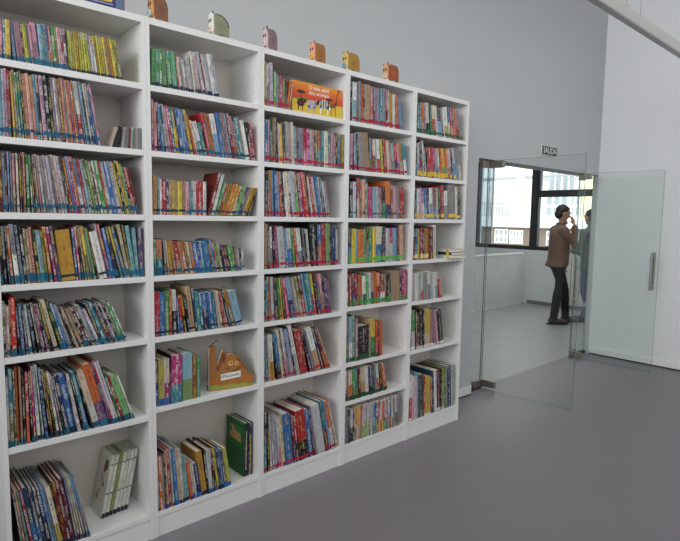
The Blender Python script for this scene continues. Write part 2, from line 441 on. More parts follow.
# ------------------------------------------------------------------ bookcases
ORD = ['first', 'second', 'third', 'fourth', 'fifth', 'sixth', 'seventh', 'eighth', 'ninth', 'tenth', 'eleventh', 'twelfth', 'thirteenth', 'fourteenth', 'fifteenth', 'sixteenth', 'seventeenth', 'eighteenth', 'nineteenth', 'twentieth']
TENS = {2: 'twenty', 3: 'thirty', 4: 'forty', 5: 'fifty'}
def ordinal(n):
    if n <= 20: return ORD[n-1]
    if n % 10 == 0: return TENS[n//10][:-1]+'ieth'
    return TENS[n//10]+'-'+ORD[n % 10-1]
CASE = {1: 'leftmost', 2: 'second', 3: 'middle', 4: 'fourth', 5: 'rightmost'}
TOP = 2.393
ZSH = {1: 2.106, 2: 1.820, 3: 1.535, 4: 1.256, 5: .971, 6: .637, 7: .123}
SPEC = {(1, 6): .607, (4, 5): .992, (4, 6): .642, (4, 7): .398, (4, 8): .123, (5, 6): .628}
CL = {1: 'leftmost tall white bookcase, its full height of shelves packed with blue-taped books',
      2: 'second tall white bookcase from the left, holding the dinosaur-shaped book',
      3: 'middle tall white bookcase of the five, with the safari picture book up top',
      4: 'fourth tall white bookcase from the left, the one with eight rows of shelves',
      5: 'rightmost tall white bookcase, at the end of the row beside the doorway'}
T_ = .017
for u in range(1, 6):
    x0 = .6*(u-1)+.0004
    w = .5992
    c = empty('bookcase', (x0, 0, 0), label=CL[u], cat='bookcase', group='row of white bookcases')
    for xa in (0, w-T_):
        s = MB(); s.box(xa, xa+T_, 0, .2795, 0, TOP)
        inner = xa+T_+.0003 if xa == 0 else xa-.0003
        sg = 1 if xa == 0 else -1
        n = 4 if u < 3 else 4
        for zc in list(ZSH.values())[:-1]:
            for dz in (-.096, -.064, .064, .096, .128):
                for y in (.045, .235):
                    pts = [(inner, y+.0028*math.cos(t), zc+dz+.0028*math.sin(t)) for t in [i*math.pi/4 for i in range(8)]]
                    s.face(pts if sg > 0 else pts[::-1], 1)
        s.build('side_panel', [M['melamine'], M['pin']], c, fix=False)
    g = .0004
    bx('top_panel', T_+g, w-T_-g, 0.0005, .2795, TOP-.030, TOP-.001, M['melamine'], c, bevel=.0012)
    bx('back_panel', T_+g, w-T_-g, .272, .2795, .06, TOP-.0305, M['backboard'], c)
    rows = 8 if u == 4 else 7
    for k in range(1, rows):
        z = SPEC.get((u, k), ZSH.get(k))
        bx('shelf', T_+g, w-T_-g, .001, .2715, z-.026, z-.0004, M['melamine'], c, bevel=.0012)
    z = .123
    bx('bottom_shelf', T_+g, w-T_-g, .001, .2715, z-.024, z-.0004, M['melamine'], c, bevel=.0012)
    bx('plinth', T_+g, w-T_-g, .006, .024, 0, z-.0245, M['melamine'], c)

# ------------------------------------------------------------------ books
PAL = {'r': (196, 40, 48), 'dr': (116, 32, 38), 'br': (152, 70, 54), 'o': (222, 112, 48), 'lo': (226, 146, 118), 'y': (226, 196, 60), 'ly': (200, 200, 62),
       'g': (58, 150, 72), 'lg': (134, 184, 112), 'dg': (34, 84, 58), 'ol': (122, 122, 62), 't': (46, 134, 152), 'lt': (136, 186, 198), 'b': (52, 112, 178), 'lb': (132, 172, 208),
       'db': (40, 54, 98), 'v': (98, 66, 122), 'm': (190, 50, 112), 'p': (224, 158, 176), 'mv': (166, 122, 146), 'w': (226, 225, 220), 'c': (218, 206, 178), 'gy': (150, 150, 154),
       'ga': (192, 192, 194), 'ch': (62, 62, 68), 'k': (32, 31, 35), 'bn': (118, 88, 64), 'tn': (190, 156, 118), 'gd': (200, 146, 48), 'pc': (222, 166, 140)}
def mute(c):
    g = .3*c[0]+.59*c[1]+.11*c[2]
    return tuple(max(4, (g+(v-g)*.88)*.90) for v in c)
PAL = {k: mute(c) for k, c in PAL.items()}
NAME = {'r': 'red', 'dr': 'dark red', 'br': 'brick red', 'o': 'orange', 'lo': 'salmon', 'y': 'yellow', 'ly': 'lime yellow', 'g': 'green', 'lg': 'light green', 'dg': 'dark green', 'ol': 'olive',
        't': 'teal', 'lt': 'pale teal', 'b': 'blue', 'lb': 'light blue', 'db': 'navy', 'v': 'violet', 'm': 'magenta', 'p': 'pink', 'mv': 'mauve', 'w': 'white', 'c': 'cream', 'gy': 'grey',
        'ga': 'light grey', 'ch': 'charcoal', 'k': 'black', 'bn': 'brown', 'tn': 'tan', 'gd': 'golden', 'pc': 'peach'}
TEAL, NAVY, RED = (30, 100, 126), (30, 44, 68), (160, 34, 60)
STK = {}
for rr in range(1, 8):
    STK[1, rr] = ([TEAL, TEAL, NAVY, (28, 84, 120)], .016, .036, 1.)
    STK[2, rr] = ([NAVY, TEAL, NAVY, (36, 84, 128)], .010, .028, 1.)
    STK[3, rr] = ([RED, (190, 40, 66), (160, 30, 60)], .012, .03, .95)
STK[1, 1] = ([TEAL], .0, .022, 1.); STK[1, 5] = ([TEAL, NAVY], .004, .03, .9); STK[1, 6] = ([TEAL, NAVY, TEAL], .0, .026, .9); STK[1, 7] = ([NAVY, TEAL], .0, .028, .9)
STK[1, 4] = ([TEAL, NAVY, TEAL, TEAL], .006, .038, .95)
STK[2, 1] = ([NAVY], .0, .016, 1.); STK[2, 5] = ([NAVY], .006, .03, .6); STK[2, 7] = ([NAVY, (40, 96, 170)], .0, .024, .9); STK[2, 6] = ([(40, 90, 150)], .004, .034, .3)
STK[4, 1] = STK[4, 2] = ([(168, 32, 62)], .008, .028, 1.)
STK[4, 3] = ([(26, 66, 56), (40, 90, 70)], .018, .04, .7)
STK[4, 4] = ([(96, 176, 84)], .012, .04, .8); STK[4, 5] = ([(64, 146, 70)], .008, .036, .8); STK[4, 6] = ([(36, 90, 50)], .004, .03, .5); STK[4, 7] = ([(26, 70, 46)], .0, .028, .9)
STK[5, 1] = ([(26, 92, 60)], .006, .03, 1.); STK[5, 2] = ([(222, 186, 50)], .006, .036, .8); STK[5, 3] = ([(216, 186, 60)], .014, .036, .9); STK[5, 4] = ([(222, 208, 130)], .01, .038, .8)
STK[5, 6] = ([(222, 220, 212)], .0, .02, .9); STK[5, 7] = ([(216, 214, 208)], .0, .022, .5)

def vary(c, k=.10):
    f = 1+random.uniform(-k, k*.6)
    return tuple(max(6, min(244, v*f+random.uniform(-7, 7))) for v in c)
def ink_for(c, rnd):
    if isinstance(rnd, tuple): return rnd
    lum = .3*c[0]+.6*c[1]+.1*c[2]
    if lum > 120: return [(30, 32, 44), (60, 40, 40), (150, 40, 50), (40, 70, 120), (70, 70, 74)][rnd % 5]
    return [(228, 226, 218), (220, 214, 190), (214, 190, 100), (230, 228, 226), (170, 190, 206)][rnd % 5]

class BookMesh:
    """faces with their own colour, ink and spine coordinates"""
    def __init__(s): s.v = []; s.f = []; s.mi = []; s.col = []; s.ink = []; s.sp = []
    def quad(s, pts, col, ink=None, sp=None, mi=0):
        b = len(s.v); s.v += pts; s.f.append(tuple(range(b, b+len(pts)))); s.mi.append(mi)
        n = len(pts); c = (*lin(col), 1); k = (*lin(ink or col), 1)
        s.col += [c]*n; s.ink += [k]*n; s.sp += (sp if sp else [(5., 0., 0.)]*n)
    def box(s, x0, x1, y0, y1, z0, z1, col, mi=0):
        for q in (((x0, y0, z0), (x1, y0, z0), (x1, y0, z1), (x0, y0, z1)), ((x1, y1, z0), (x0, y1, z0), (x0, y1, z1), (x1, y1, z1)),
                  ((x0, y1, z0), (x0, y0, z0), (x0, y0, z1), (x0, y1, z1)), ((x1, y0, z0), (x1, y1, z0), (x1, y1, z1), (x1, y0, z1)),
                  ((x0, y0, z1), (x1, y0, z1), (x1, y1, z1), (x0, y1, z1)), ((x0, y1, z0), (x1, y1, z0), (x1, y0, z0), (x0, y0, z0))):
            s.quad(list(q), col, mi=mi)
    def build(s, name, mats, parent=None):
        me = bpy.data.meshes.new(name); me.from_pydata(s.v, [], s.f)
        for m in mats: me.materials.append(m)
        if len(mats) > 1: me.polygons.foreach_set('material_index', s.mi)
        a = me.attributes.new('Col', 'FLOAT_COLOR', 'CORNER'); a.data.foreach_set('color', [x for c in s.col for x in c])
        a = me.attributes.new('Ink', 'FLOAT_COLOR', 'CORNER'); a.data.foreach_set('color', [x for c in s.ink for x in c])
        a = me.attributes.new('sp', 'FLOAT_VECTOR', 'CORNER'); a.data.foreach_set('vector', [x for c in s.sp for x in c])
        o = bpy.data.objects.new(name, me); COL.objects.link(o)
        if parent: o.parent = parent
        return o
    def add(s, other, X, mi=None):
        b = len(s.v); s.v += [tuple(X @ Vector(p)) for p in other.v]
        s.f += [tuple(b+i for i in f) for f in other.f]; s.mi += (other.mi if mi is None else [mi]*len(other.f))
        s.col += other.col; s.ink += other.ink; s.sp += other.sp

def cover_mesh(t, h, d, c1, c2, ink, split=.55, soft=False, xo=0.):
    """U-shaped jacket: spine in front with rounded edges, two boards behind it"""
    B = BookMesh(); seed = random.uniform(0, 40)
    bt = min(.0022 if h < .22 else .0028, t*.2) if not soft else min(.0006, t*.1)
    ch = min(.0022, t*.22)
    zz = [0, h] if c2 is None else [0, h*(1-split), h]
    for i in range(len(zz)-1):
        za, zb = zz[i], zz[i+1]; c = c1 if i == len(zz)-2 else c2
        k = ink_for(c, ink)
        for (xa, ya, xb, yb, ua, ub) in ((0, ch, ch, 0, -t/2, ch-t/2), (ch, 0, t-ch, 0, ch-t/2, t/2-ch), (t-ch, 0, t, ch, t/2-ch, t/2)):
            B.quad([(xo+xa, ya, za), (xo+xb, yb, za), (xo+xb, yb, zb), (xo+xa, ya, zb)], c, k,
                   [(ua, za, seed), (ub, za, seed), (ub, zb, seed), (ua, zb, seed)])
    c = c1
    B.quad([(xo, d, 0), (xo, ch, 0), (xo, ch, h), (xo, d, h)], c); B.quad([(xo+t, ch, 0), (xo+t, d, 0), (xo+t, d, h), (xo+t, ch, h)], c)
    for (xa, xb) in ((0, bt), (t-bt, t)):
        B.quad([(xo+xb, d, 0), (xo+xa, d, 0), (xo+xa, d, h), (xo+xb, d, h)], c)
        for z in (0, h): B.quad([(xo+xa, ch, z), (xo+xb, ch, z), (xo+xb, d, z), (xo+xa, d, z)], c)
    for z in (0, h): B.quad([(xo, ch, z), (xo+ch, 0, z), (xo+t-ch, 0, z), (xo+t, ch, z)], c)
    for x in (bt, t-bt): B.quad([(xo+x, ch, 0), (xo+x, d, 0), (xo+x, d, h), (xo+x, ch, h)], c)
    return B
def page_mesh(t, h, d, soft=False, xo=0.):
    B = BookMesh(); bt = min(.0022 if h < .22 else .0028, t*.2) if not soft else min(.0006, t*.1); q = (.0035 if h < .22 else .006) if not soft else .0004
    B.box(xo+bt+.0001, xo+t-bt-.0001, bt+.0006, d-(.003 if not soft else .0004), q, h-q, (206, 199, 184)); return B
def sticker_mesh(t, z0, z1, c, xo=0.):
    B = BookMesh(); B.box(xo+.0003, xo+t-.0003, -.0007, -.00005, z0, z1, c); return B

DATA = """1 1 2.106|b p 0.0492 0.0088 0.142 -0.027;b t 0.0624 0.0071 0.141 0.000;b y 0.0701 0.0146 0.144 0.000;b lb 0.0927 0.0107 0.140 0.053;b mv 0.1077 0.0202 0.143 0.079;b br 0.1287 0.0073 0.143 0.080;b ly 0.1367 0.0114 0.142 0.080;b gy 0.1489 0.0075 0.146 0.081;b p 0.1570 0.0076 0.144 0.080;b p/mv 0.1652 0.0181 0.155 0.076;b db 0.1839 0.0039 0.155 0.074;b lt 0.1885 0.0126 0.155 0.074;b t 0.2017 0.0040 0.157 0.075;b lt 0.2063 0.0128 0.160 0.075;b v 0.2198 0.0052 0.155 0.075;b o 0.2256 0.0060 0.155 0.075;b dg 0.2322 0.0040 0.158 0.075;b g 0.2368 0.0091 0.160 0.075;b ol 0.2466 0.0072 0.157 0.075;b w 0.2545 0.0065 0.156 0.075;b p 0.2616 0.0073 0.160 0.075;b dr 0.2695 0.0053 0.153 0.075;b v 0.2755 0.0114 0.159 0.076;s ly 0.2886 0.0068 0.155 0.035;s w/ly 0.2968 0.0068 0.154 0.040;s ly 0.3051 0.0077 0.154 0.046;s gd/ly 0.3142 0.0076 0.155 0.051;s y 0.3234 0.0085 0.159 0.057;s ly 0.3335 0.0078 0.155 0.063;s w/ly 0.3427 0.0078 0.158 0.069;s ly 0.3521 0.0079 0.158 0.074;s w/ly 0.3615 0.0079 0.156 0.080;s ga 0.3709 0.0071 0.158 0.086;s w 0.3795 0.0088 0.154 0.091;s ly/w 0.3900 0.0080 0.155 0.098;s ly 0.3996 0.0081 0.156 0.103;s ly 0.4092 0.0073 0.159 0.109;s w/ly 0.4180 0.0082 0.158 0.115;s ly 0.4278 0.0082 0.157 0.121;s y 0.4376 0.0090 0.159 0.127;s gd 0.4484 0.0091 0.158 0.134;s gd 0.4592 0.0092 0.157 0.140;s y 0.4702 0.0084 0.161 0.147;s ly 0.4802 0.0084 0.160 0.153;s ly/ol 0.4903 0.0095 0.157 0.159
1 2 1.820|b lt 0.0381 0.0107 0.249 0.000;b ga 0.0495 0.0087 0.248 0.000;b p 0.0588 0.0067 0.252 0.000;b r/br 0.0661 0.0114 0.250 0.000;b y 0.0845 0.0064 0.245 0.026;b c 0.0941 0.0073 0.253 0.037;b g/t 0.1037 0.0057 0.243 0.044;b t 0.1118 0.0085 0.247 0.051;b k 0.1226 0.0056 0.251 0.058;b pc 0.1291 0.0131 0.244 0.059;b pc/p 0.1428 0.0115 0.247 0.059;b pc 0.1549 0.0116 0.242 0.058;b lb 0.1671 0.0095 0.248 0.058;b k 0.1772 0.0095 0.249 0.058;b mv 0.1874 0.0136 0.247 0.057;b k 0.2015 0.0159 0.249 0.057;b k 0.2187 0.0103 0.243 0.060;b gy 0.2303 0.0093 0.248 0.062;b w 0.2408 0.0059 0.247 0.065;b mv 0.2478 0.0094 0.247 0.067;b k 0.2584 0.0076 0.245 0.069;b lo 0.2673 0.0107 0.250 0.072;b gy 0.2792 0.0057 0.251 0.074;b lo 0.2864 0.0108 0.246 0.078;b p/m 0.2996 0.0066 0.248 0.085;b o 0.3081 0.0054 0.241 0.090;b gy 0.3154 0.0057 0.249 0.095;b w/r 0.3240 0.0157 0.248 0.104;b gy 0.3425 0.0054 0.252 0.113;b lt 0.3500 0.0081 0.250 0.119;b k 0.3600 0.0036 0.244 0.124;b c 0.3650 0.0061 0.245 0.127;b w/b 0.3739 0.0102 0.248 0.135;b b 0.3866 0.0068 0.241 0.143;b p 0.3955 0.0083 0.246 0.149;n c 0.4406 0.0114 0.089 -0.323;n k 0.4565 0.0157 0.091 -0.292;n ga 0.4922 0.0136 0.089 -0.091;n gy 0.5074 0.0113 0.093 -0.080;n r 0.5201 0.0090 0.091 -0.071;n w 0.5304 0.0077 0.092 -0.064;n gy 0.5394 0.0115 0.094 -0.056;n w 0.5525 0.0115 0.097 -0.046;n gy 0.5656 0.0153 0.095 -0.000
1 3 1.535|b dr 0.0270 0.0110 0.229 0.000;b lt 0.0387 0.0097 0.229 0.000;b dr 0.0490 0.0053 0.232 0.000;b lb 0.0575 0.0059 0.230 0.000;b gy 0.0669 0.0044 0.231 0.000;b p/bn 0.0741 0.0074 0.225 0.000;b c 0.0861 0.0066 0.226 0.000;b dr 0.0967 0.0045 0.225 0.000;b db 0.1040 0.0036 0.231 0.000;b lo 0.1099 0.0055 0.231 0.000;b g 0.1187 0.0107 0.223 0.000;b lg/w 0.1360 0.0046 0.223 0.027;b dg 0.1435 0.0047 0.224 0.037;b dr 0.1510 0.0047 0.224 0.047;b c 0.1585 0.0063 0.227 0.057;b p 0.1686 0.0063 0.228 0.071;b w 0.1788 0.0079 0.225 0.086;b gy 0.1901 0.0084 0.222 0.098;b w 0.2004 0.0109 0.226 0.104;b ga 0.2134 0.0097 0.226 0.110;b gy 0.2249 0.0077 0.228 0.115;b c 0.2343 0.0087 0.232 0.120;b w 0.2449 0.0098 0.230 0.125;b ga 0.2567 0.0093 0.228 0.131;b dr 0.2674 0.0054 0.229 0.134;b dg 0.2739 0.0042 0.229 0.136;b r 0.2793 0.0107 0.223 0.138;b b 0.2913 0.0054 0.231 0.141;b m 0.2978 0.0087 0.230 0.143;b v 0.3077 0.0044 0.231 0.145;b o 0.3132 0.0063 0.230 0.147;b lb/w 0.3210 0.0150 0.225 0.151;b r 0.3378 0.0109 0.225 0.155;b lt 0.3502 0.0098 0.222 0.159;b ol 0.3615 0.0111 0.227 0.162;b lg 0.3741 0.0078 0.221 0.165;b bn 0.3833 0.0092 0.221 0.168;b dg 0.3937 0.0038 0.222 0.170;b w 0.3983 0.0095 0.222 0.171;b g 0.4088 0.0137 0.224 0.172;b r 0.4235 0.0085 0.222 0.173;b ga/w 0.4330 0.0144 0.221 0.174;b b 0.4485 0.0146 0.223 0.175;b lb 0.4641 0.0051 0.223 0.176;b w 0.4702 0.0150 0.226 0.177;b y 0.4872 0.0085 0.223 0.182;b k 0.4983 0.0060 0.231 0.190;b y 0.5069 0.0091 0.229 0.198;b lg 0.5181 0.0071 0.218 0.204;b k 0.5268 0.0098 0.209 0.208;b r 0.5381 0.0125 0.206 0.211;b dr 0.5520 0.0106 0.206 0.214
1 4 1.256|b k 0.0185 0.0086 0.214 0.000;b w/k 0.0323 0.0092 0.225 0.022;b k 0.0472 0.0043 0.229 0.044;b o/r 0.0542 0.0094 0.227 0.053;b gy/w 0.0693 0.0155 0.234 0.076;b ch 0.0872 0.0148 0.230 0.083;b k 0.1026 0.0098 0.222 0.070;b ol 0.1130 0.0070 0.217 0.061;b pc 0.1213 0.0113 0.215 0.065;b r 0.1345 0.0098 0.221 0.070;b k 0.1461 0.0121 0.216 0.076;b lt 0.1595 0.0144 0.211 0.079;b ol 0.1746 0.0113 0.209 0.077;b o 0.1909 0.0119 0.225 0.098;b m 0.2101 0.0109 0.225 0.127;b v 0.2223 0.0105 0.229 0.130;b gd 0.2335 0.0562 0.210 0.099;b b 0.2917 0.0074 0.216 0.062;b m 0.3034 0.0065 0.225 0.079;b k 0.3138 0.0073 0.228 0.094;b bn 0.3257 0.0082 0.230 0.111;b y/ol 0.3389 0.0090 0.227 0.130;b w 0.3536 0.0049 0.228 0.152;b lg 0.3617 0.0076 0.223 0.163;b k 0.3738 0.0066 0.219 0.180;b w 0.3847 0.0295 0.205 0.196;b ga 0.4157 0.0051 0.241 0.198;b m/mv 0.4240 0.0117 0.238 0.208;b b 0.4366 0.0113 0.221 0.188;b db 0.4493 0.0166 0.226 0.190;b y/lb 0.4764 0.0078 0.230 0.231;b b 0.4894 0.0135 0.230 0.249;b c 0.5039 0.0124 0.236 0.183;b k 0.5171 0.0067 0.234 0.161;b lt 0.5245 0.0156 0.230 0.129;b lt 0.5408 0.0158 0.220 0.074;b v 0.5573 0.0190 0.220 0.030
1 5 0.971|b ol/k 0.0185 0.0086 0.223 0.000;b ga 0.0277 0.0043 0.210 0.000;b w 0.0326 0.0081 0.201 0.000;b k 0.0413 0.0044 0.226 0.000;b r 0.0463 0.0173 0.235 0.000;b k 0.0701 0.0055 0.208 0.029;b db 0.0790 0.0134 0.207 0.042;b db/v 0.0969 0.0072 0.198 0.061;b w 0.1085 0.0101 0.201 0.081;b k 0.1248 0.0101 0.206 0.108;b k 0.1413 0.0073 0.210 0.135;b ga 0.1543 0.0036 0.204 0.159;b m 0.1590 0.0080 0.203 0.162;b k 0.1721 0.0051 0.203 0.183;b gy/p 0.1804 0.0036 0.205 0.195;b k 0.1864 0.0073 0.209 0.203;b c 0.1985 0.0155 0.219 0.221;b dg 0.2241 0.0125 0.214 0.261;b b 0.2377 0.0088 0.205 0.258;b lb 0.2513 0.0052 0.198 0.276;b ga 0.2601 0.0045 0.197 0.289;b br 0.2676 0.0060 0.195 0.300;b k 0.2778 0.0037 0.186 0.316;b c 0.2841 0.0089 0.185 0.324;b k 0.2969 0.0034 0.182 0.338;b tn 0.3020 0.0099 0.176 0.343;b k 0.3149 0.0089 0.178 0.352;b dr 0.3253 0.0117 0.180 0.354;b k 0.3384 0.0093 0.184 0.348;b ga 0.3490 0.0127 0.189 0.347;b b 0.3649 0.0043 0.175 0.357;b w 0.3716 0.0107 0.170 0.364;b db 0.3836 0.0122 0.191 0.329;b t 0.3972 0.0121 0.195 0.327;b db 0.4135 0.0053 0.195 0.341;b v 0.4218 0.0053 0.200 0.350;b ga/r 0.4301 0.0055 0.198 0.359;b k 0.4384 0.0044 0.194 0.367;b w 0.4453 0.0086 0.193 0.374;b k 0.4551 0.0073 0.193 0.363;b w 0.4636 0.0074 0.199 0.353;b g 0.4720 0.0112 0.192 0.350;b w 0.4877 0.0088 0.169 0.366
1 6 0.607|b w 0.0185 0.0082 0.287 0.000;b t/ol 0.0273 0.0172 0.316 0.000;b k 0.0451 0.0045 0.317 0.000;b o 0.0502 0.0096 0.318 0.000;b tn 0.0656 0.0064 0.320 0.000;b k 0.0760 0.0065 0.311 0.000;b r/o 0.0864 0.0106 0.293 0.000;b k 0.1035 0.0049 0.293 0.020;b m 0.1115 0.0074 0.298 0.028;b ga/w 0.1235 0.0125 0.315 0.042;b w 0.1437 0.0059 0.319 0.064;b db 0.1532 0.0110 0.306 0.074;b k 0.1711 0.0043 0.304 0.094;b br 0.1780 0.0060 0.298 0.101;b k 0.1888 0.0055 0.286 0.116;b w 0.1978 0.0094 0.281 0.125;b gy 0.2130 0.0068 0.276 0.144;b k 0.2241 0.0056 0.271 0.157;b db 0.2332 0.0119 0.270 0.167;b b 0.2460 0.0249 0.262 0.155;b k 0.2745 0.0036 0.262 0.165;b w 0.2789 0.0133 0.258 0.166;b k 0.3007 0.0035 0.267 0.194;b t/b 0.3050 0.0180 0.267 0.195;b k 0.3346 0.0045 0.272 0.233;b c/w 0.3421 0.0268 0.264 0.241;b o/v 0.3723 0.0325 0.294 0.248;b v 0.4107 0.0068 0.296 0.262;b r 0.4201 0.0073 0.306 0.268;b w 0.4295 0.0198 0.299 0.272;b k 0.4516 0.0035 0.299 0.275;b g 0.4564 0.0071 0.263 0.277;b r 0.4676 0.0088 0.228 0.290;b lg 0.4805 0.0280 0.227 0.302;b w 0.5131 0.0073 0.220 0.313
1 7 0.123|b k 0.0564 0.0056 0.299 0.109;b pc 0.0654 0.0080 0.310 0.118;b g 0.0784 0.0080 0.302 0.132;b r 0.0915 0.0103 0.305 0.146;b db/b 0.1033 0.0171 0.307 0.149;b db/b 0.1212 0.0140 0.303 0.140;b k/db 0.1367 0.0120 0.297 0.143;b db/k 0.1515 0.0130 0.296 0.150;b b/lb 0.1672 0.0094 0.294 0.156;b lb 0.1789 0.0077 0.294 0.161;b c/y 0.1893 0.0173 0.282 0.168;b k 0.2075 0.0036 0.295 0.161;b dr 0.2117 0.0134 0.297 0.154;b dr 0.2258 0.0107 0.297 0.151;b dr 0.2372 0.0164 0.303 0.149;b lb/ga 0.2580 0.0070 0.299 0.146;b c 0.2682 0.0071 0.300 0.154;b c 0.2798 0.0063 0.301 0.166;b lb/ga 0.2901 0.0072 0.293 0.177;b lb/ga 0.3019 0.0063 0.293 0.190;b w 0.3123 0.0038 0.291 0.201
2 1 2.106|s g 0.6266 0.0143 0.160 -0.023;s g 0.6451 0.0194 0.162 0.000;s g 0.6651 0.0109 0.161 0.000;s lg 0.6827 0.0177 0.162 0.038;s t/g 0.7057 0.0184 0.162 0.066;s g 0.7289 0.0228 0.167 0.092;s r 0.7539 0.0049 0.147 0.085;s w 0.7618 0.0127 0.148 0.102;s gy 0.7790 0.0050 0.148 0.127;s w 0.7871 0.0107 0.143 0.144;s ga 0.8033 0.0121 0.145 0.177;s ga 0.8162 0.0168 0.159 0.174;s w 0.8338 0.0119 0.186 0.135;s ga 0.8505 0.0141 0.184 0.157;s p 0.8685 0.0052 0.186 0.173;s ga 0.8770 0.0129 0.191 0.187;s r 0.8940 0.0066 0.190 0.204;s w 0.9013 0.0163 0.186 0.199;s ga 0.9186 0.0116 0.186 0.193;s w 0.9310 0.0178 0.192 0.188;s ga 0.9498 0.0143 0.195 0.182
2 2 1.820|b p/m 0.6226 0.0084 0.225 0.000;b lo/p 0.6361 0.0127 0.213 0.021;b v 0.6566 0.0060 0.216 0.055;b b 0.6662 0.0060 0.214 0.069;b t 0.6759 0.0060 0.208 0.084;b db 0.6856 0.0052 0.214 0.099;b ga 0.6940 0.0107 0.213 0.111;b p 0.7080 0.0064 0.205 0.124;b r 0.7165 0.0076 0.211 0.131;b b 0.7264 0.0085 0.204 0.138;b ol/y 0.7379 0.0155 0.203 0.149;b dr 0.7559 0.0066 0.208 0.158;b b 0.7646 0.0137 0.207 0.164;b lb 0.7806 0.0098 0.201 0.172;b b 0.7924 0.0084 0.204 0.178;b v 0.8027 0.0078 0.205 0.184;b y 0.8131 0.0132 0.204 0.192;b o 0.8341 0.0055 0.180 0.229;b c 0.8431 0.0094 0.161 0.246;b w/t 0.8553 0.0216 0.158 0.257;b t 0.8783 0.0160 0.154 0.237;b k 0.8953 0.0070 0.158 0.225;b r 0.9031 0.0159 0.203 0.213;b gd 0.9219 0.0117 0.201 0.222;b o 0.9345 0.0103 0.198 0.213;b w/lb 0.9457 0.0278 0.204 0.189;b b 0.9746 0.0196 0.214 0.163;b gy 0.9957 0.0125 0.211 0.166;b mv 1.0105 0.0093 0.219 0.173;b lt 1.0221 0.0106 0.216 0.179;b dr 1.0354 0.0153 0.216 0.188;b p/o 1.0538 0.0173 0.206 0.199;b k 1.0741 0.0093 0.206 0.208;b t 1.0860 0.0153 0.203 0.217;b gy 1.1032 0.0112 0.207 0.221;b w 1.1153 0.0216 0.196 0.204;b k/r 1.1379 0.0185 0.187 0.182;b r 1.1573 0.0081 0.184 0.168
2 3 1.535|b gd 0.6215 0.0208 0.176 -0.023;b t 0.6470 0.0091 0.175 0.000;b w 0.6566 0.0091 0.160 0.000;b r 0.6663 0.0206 0.155 0.000;b db 0.6875 0.0109 0.161 0.000;b tn 0.6990 0.0160 0.158 0.000;b y 0.7156 0.0111 0.159 0.000;b tn 0.7273 0.0179 0.155 0.000;b ly 0.7458 0.0181 0.155 0.000;b tn 0.7645 0.0183 0.160 0.000;b p 0.7834 0.0150 0.158 0.000;b lt 0.7990 0.0134 0.156 0.000;b t 0.8129 0.0082 0.163 0.000;b w 0.8217 0.0153 0.162 0.000;b r 0.8376 0.0352 0.165 0.000;b w/ga 0.8734 0.0157 0.162 0.000;b dr 0.8950 0.0160 0.214 -0.275;b w 0.9124 0.0161 0.209 -0.288;b g 0.9301 0.0200 0.167 -0.322;b r 0.9520 0.0090 0.163 -0.328;b gd 0.9623 0.0187 0.161 -0.334;b o 0.9828 0.0156 0.162 -0.342;b y 1.0001 0.0157 0.164 -0.348;b o 1.0176 0.0125 0.158 -0.355;b g 1.0317 0.0109 0.157 -0.360;b lg 1.0442 0.0159 0.159 -0.366;b v 1.0620 0.0077 0.156 -0.371;b gy 1.0711 0.0161 0.155 -0.376;b y 1.0891 0.0095 0.154 -0.382;b gd 1.1001 0.0128 0.153 -0.387;b k 1.1202 0.0063 0.153 -0.356
2 4 1.256|b g/t 0.6219 0.0126 0.167 0.000;b lo/t 0.6402 0.0279 0.166 0.030;b k 0.6732 0.0036 0.169 0.058;b bn 0.6785 0.0083 0.165 0.064;b c 0.6919 0.0050 0.162 0.092;b gd 0.7000 0.0170 0.159 0.107;b gd/br 0.7231 0.0109 0.159 0.141;b r/tn 0.7368 0.0249 0.155 0.155;b tn 0.7646 0.0077 0.156 0.167;b o 0.7744 0.0153 0.154 0.175;b bn 0.7913 0.0134 0.158 0.180;b c 0.8056 0.0093 0.155 0.173;b tn/o 0.8156 0.0179 0.151 0.164;b b 0.8343 0.0239 0.151 0.151;b v 0.8591 0.0052 0.153 0.148;b b/lb 0.8664 0.0155 0.147 0.158;b b 0.8856 0.0312 0.152 0.177;b dr 0.9201 0.0068 0.152 0.191;b b 0.9277 0.0125 0.165 0.191;b r 0.9414 0.0094 0.167 0.193;b lg 0.9521 0.0203 0.163 0.196;b c 0.9737 0.0070 0.148 0.199;b k 0.9831 0.0102 0.137 0.210;b v 0.9972 0.0090 0.137 0.231;b dr 1.0098 0.0163 0.132 0.251;b g 1.0272 0.0151 0.131 0.209;b lg 1.0432 0.0105 0.127 0.176;b v 1.0545 0.0138 0.123 0.144;b ga 1.0691 0.0140 0.118 0.107;b k 1.0837 0.0076 0.115 0.079;b w 1.0919 0.0093 0.112 0.056
2 5 0.971|b r 0.6205 0.0262 0.207 0.000;b b 0.6473 0.0250 0.206 0.000;b g 0.6729 0.0192 0.212 0.000;b r 0.6928 0.0120 0.210 0.000;b w/k 0.7113 0.0225 0.212 0.028;b b 0.7410 0.0068 0.183 0.064;b r/b 0.7520 0.0128 0.182 0.084;b gd/k 0.7727 0.0109 0.184 0.123;b k 0.7903 0.0106 0.184 0.156;b tn 0.8017 0.0254 0.225 0.120;b db 0.8278 0.0076 0.224 0.114;b t 0.8361 0.0209 0.196 0.091;b t 0.8576 0.0116 0.190 0.090;b b/db 0.8710 0.0316 0.187 0.096;b b 0.9049 0.0274 0.188 0.104;b t 0.9342 0.0109 0.185 0.110;b ga/c 0.9516 0.0075 0.192 0.141;b c 0.9639 0.0130 0.194 0.162;b r 0.9851 0.0098 0.192 0.200;b w 1.0011 0.0087 0.189 0.227;b k 1.0155 0.0074 0.194 0.252;b gd/bn 1.0246 0.0241 0.187 0.255;b lb 1.0501 0.0443 0.184 0.250
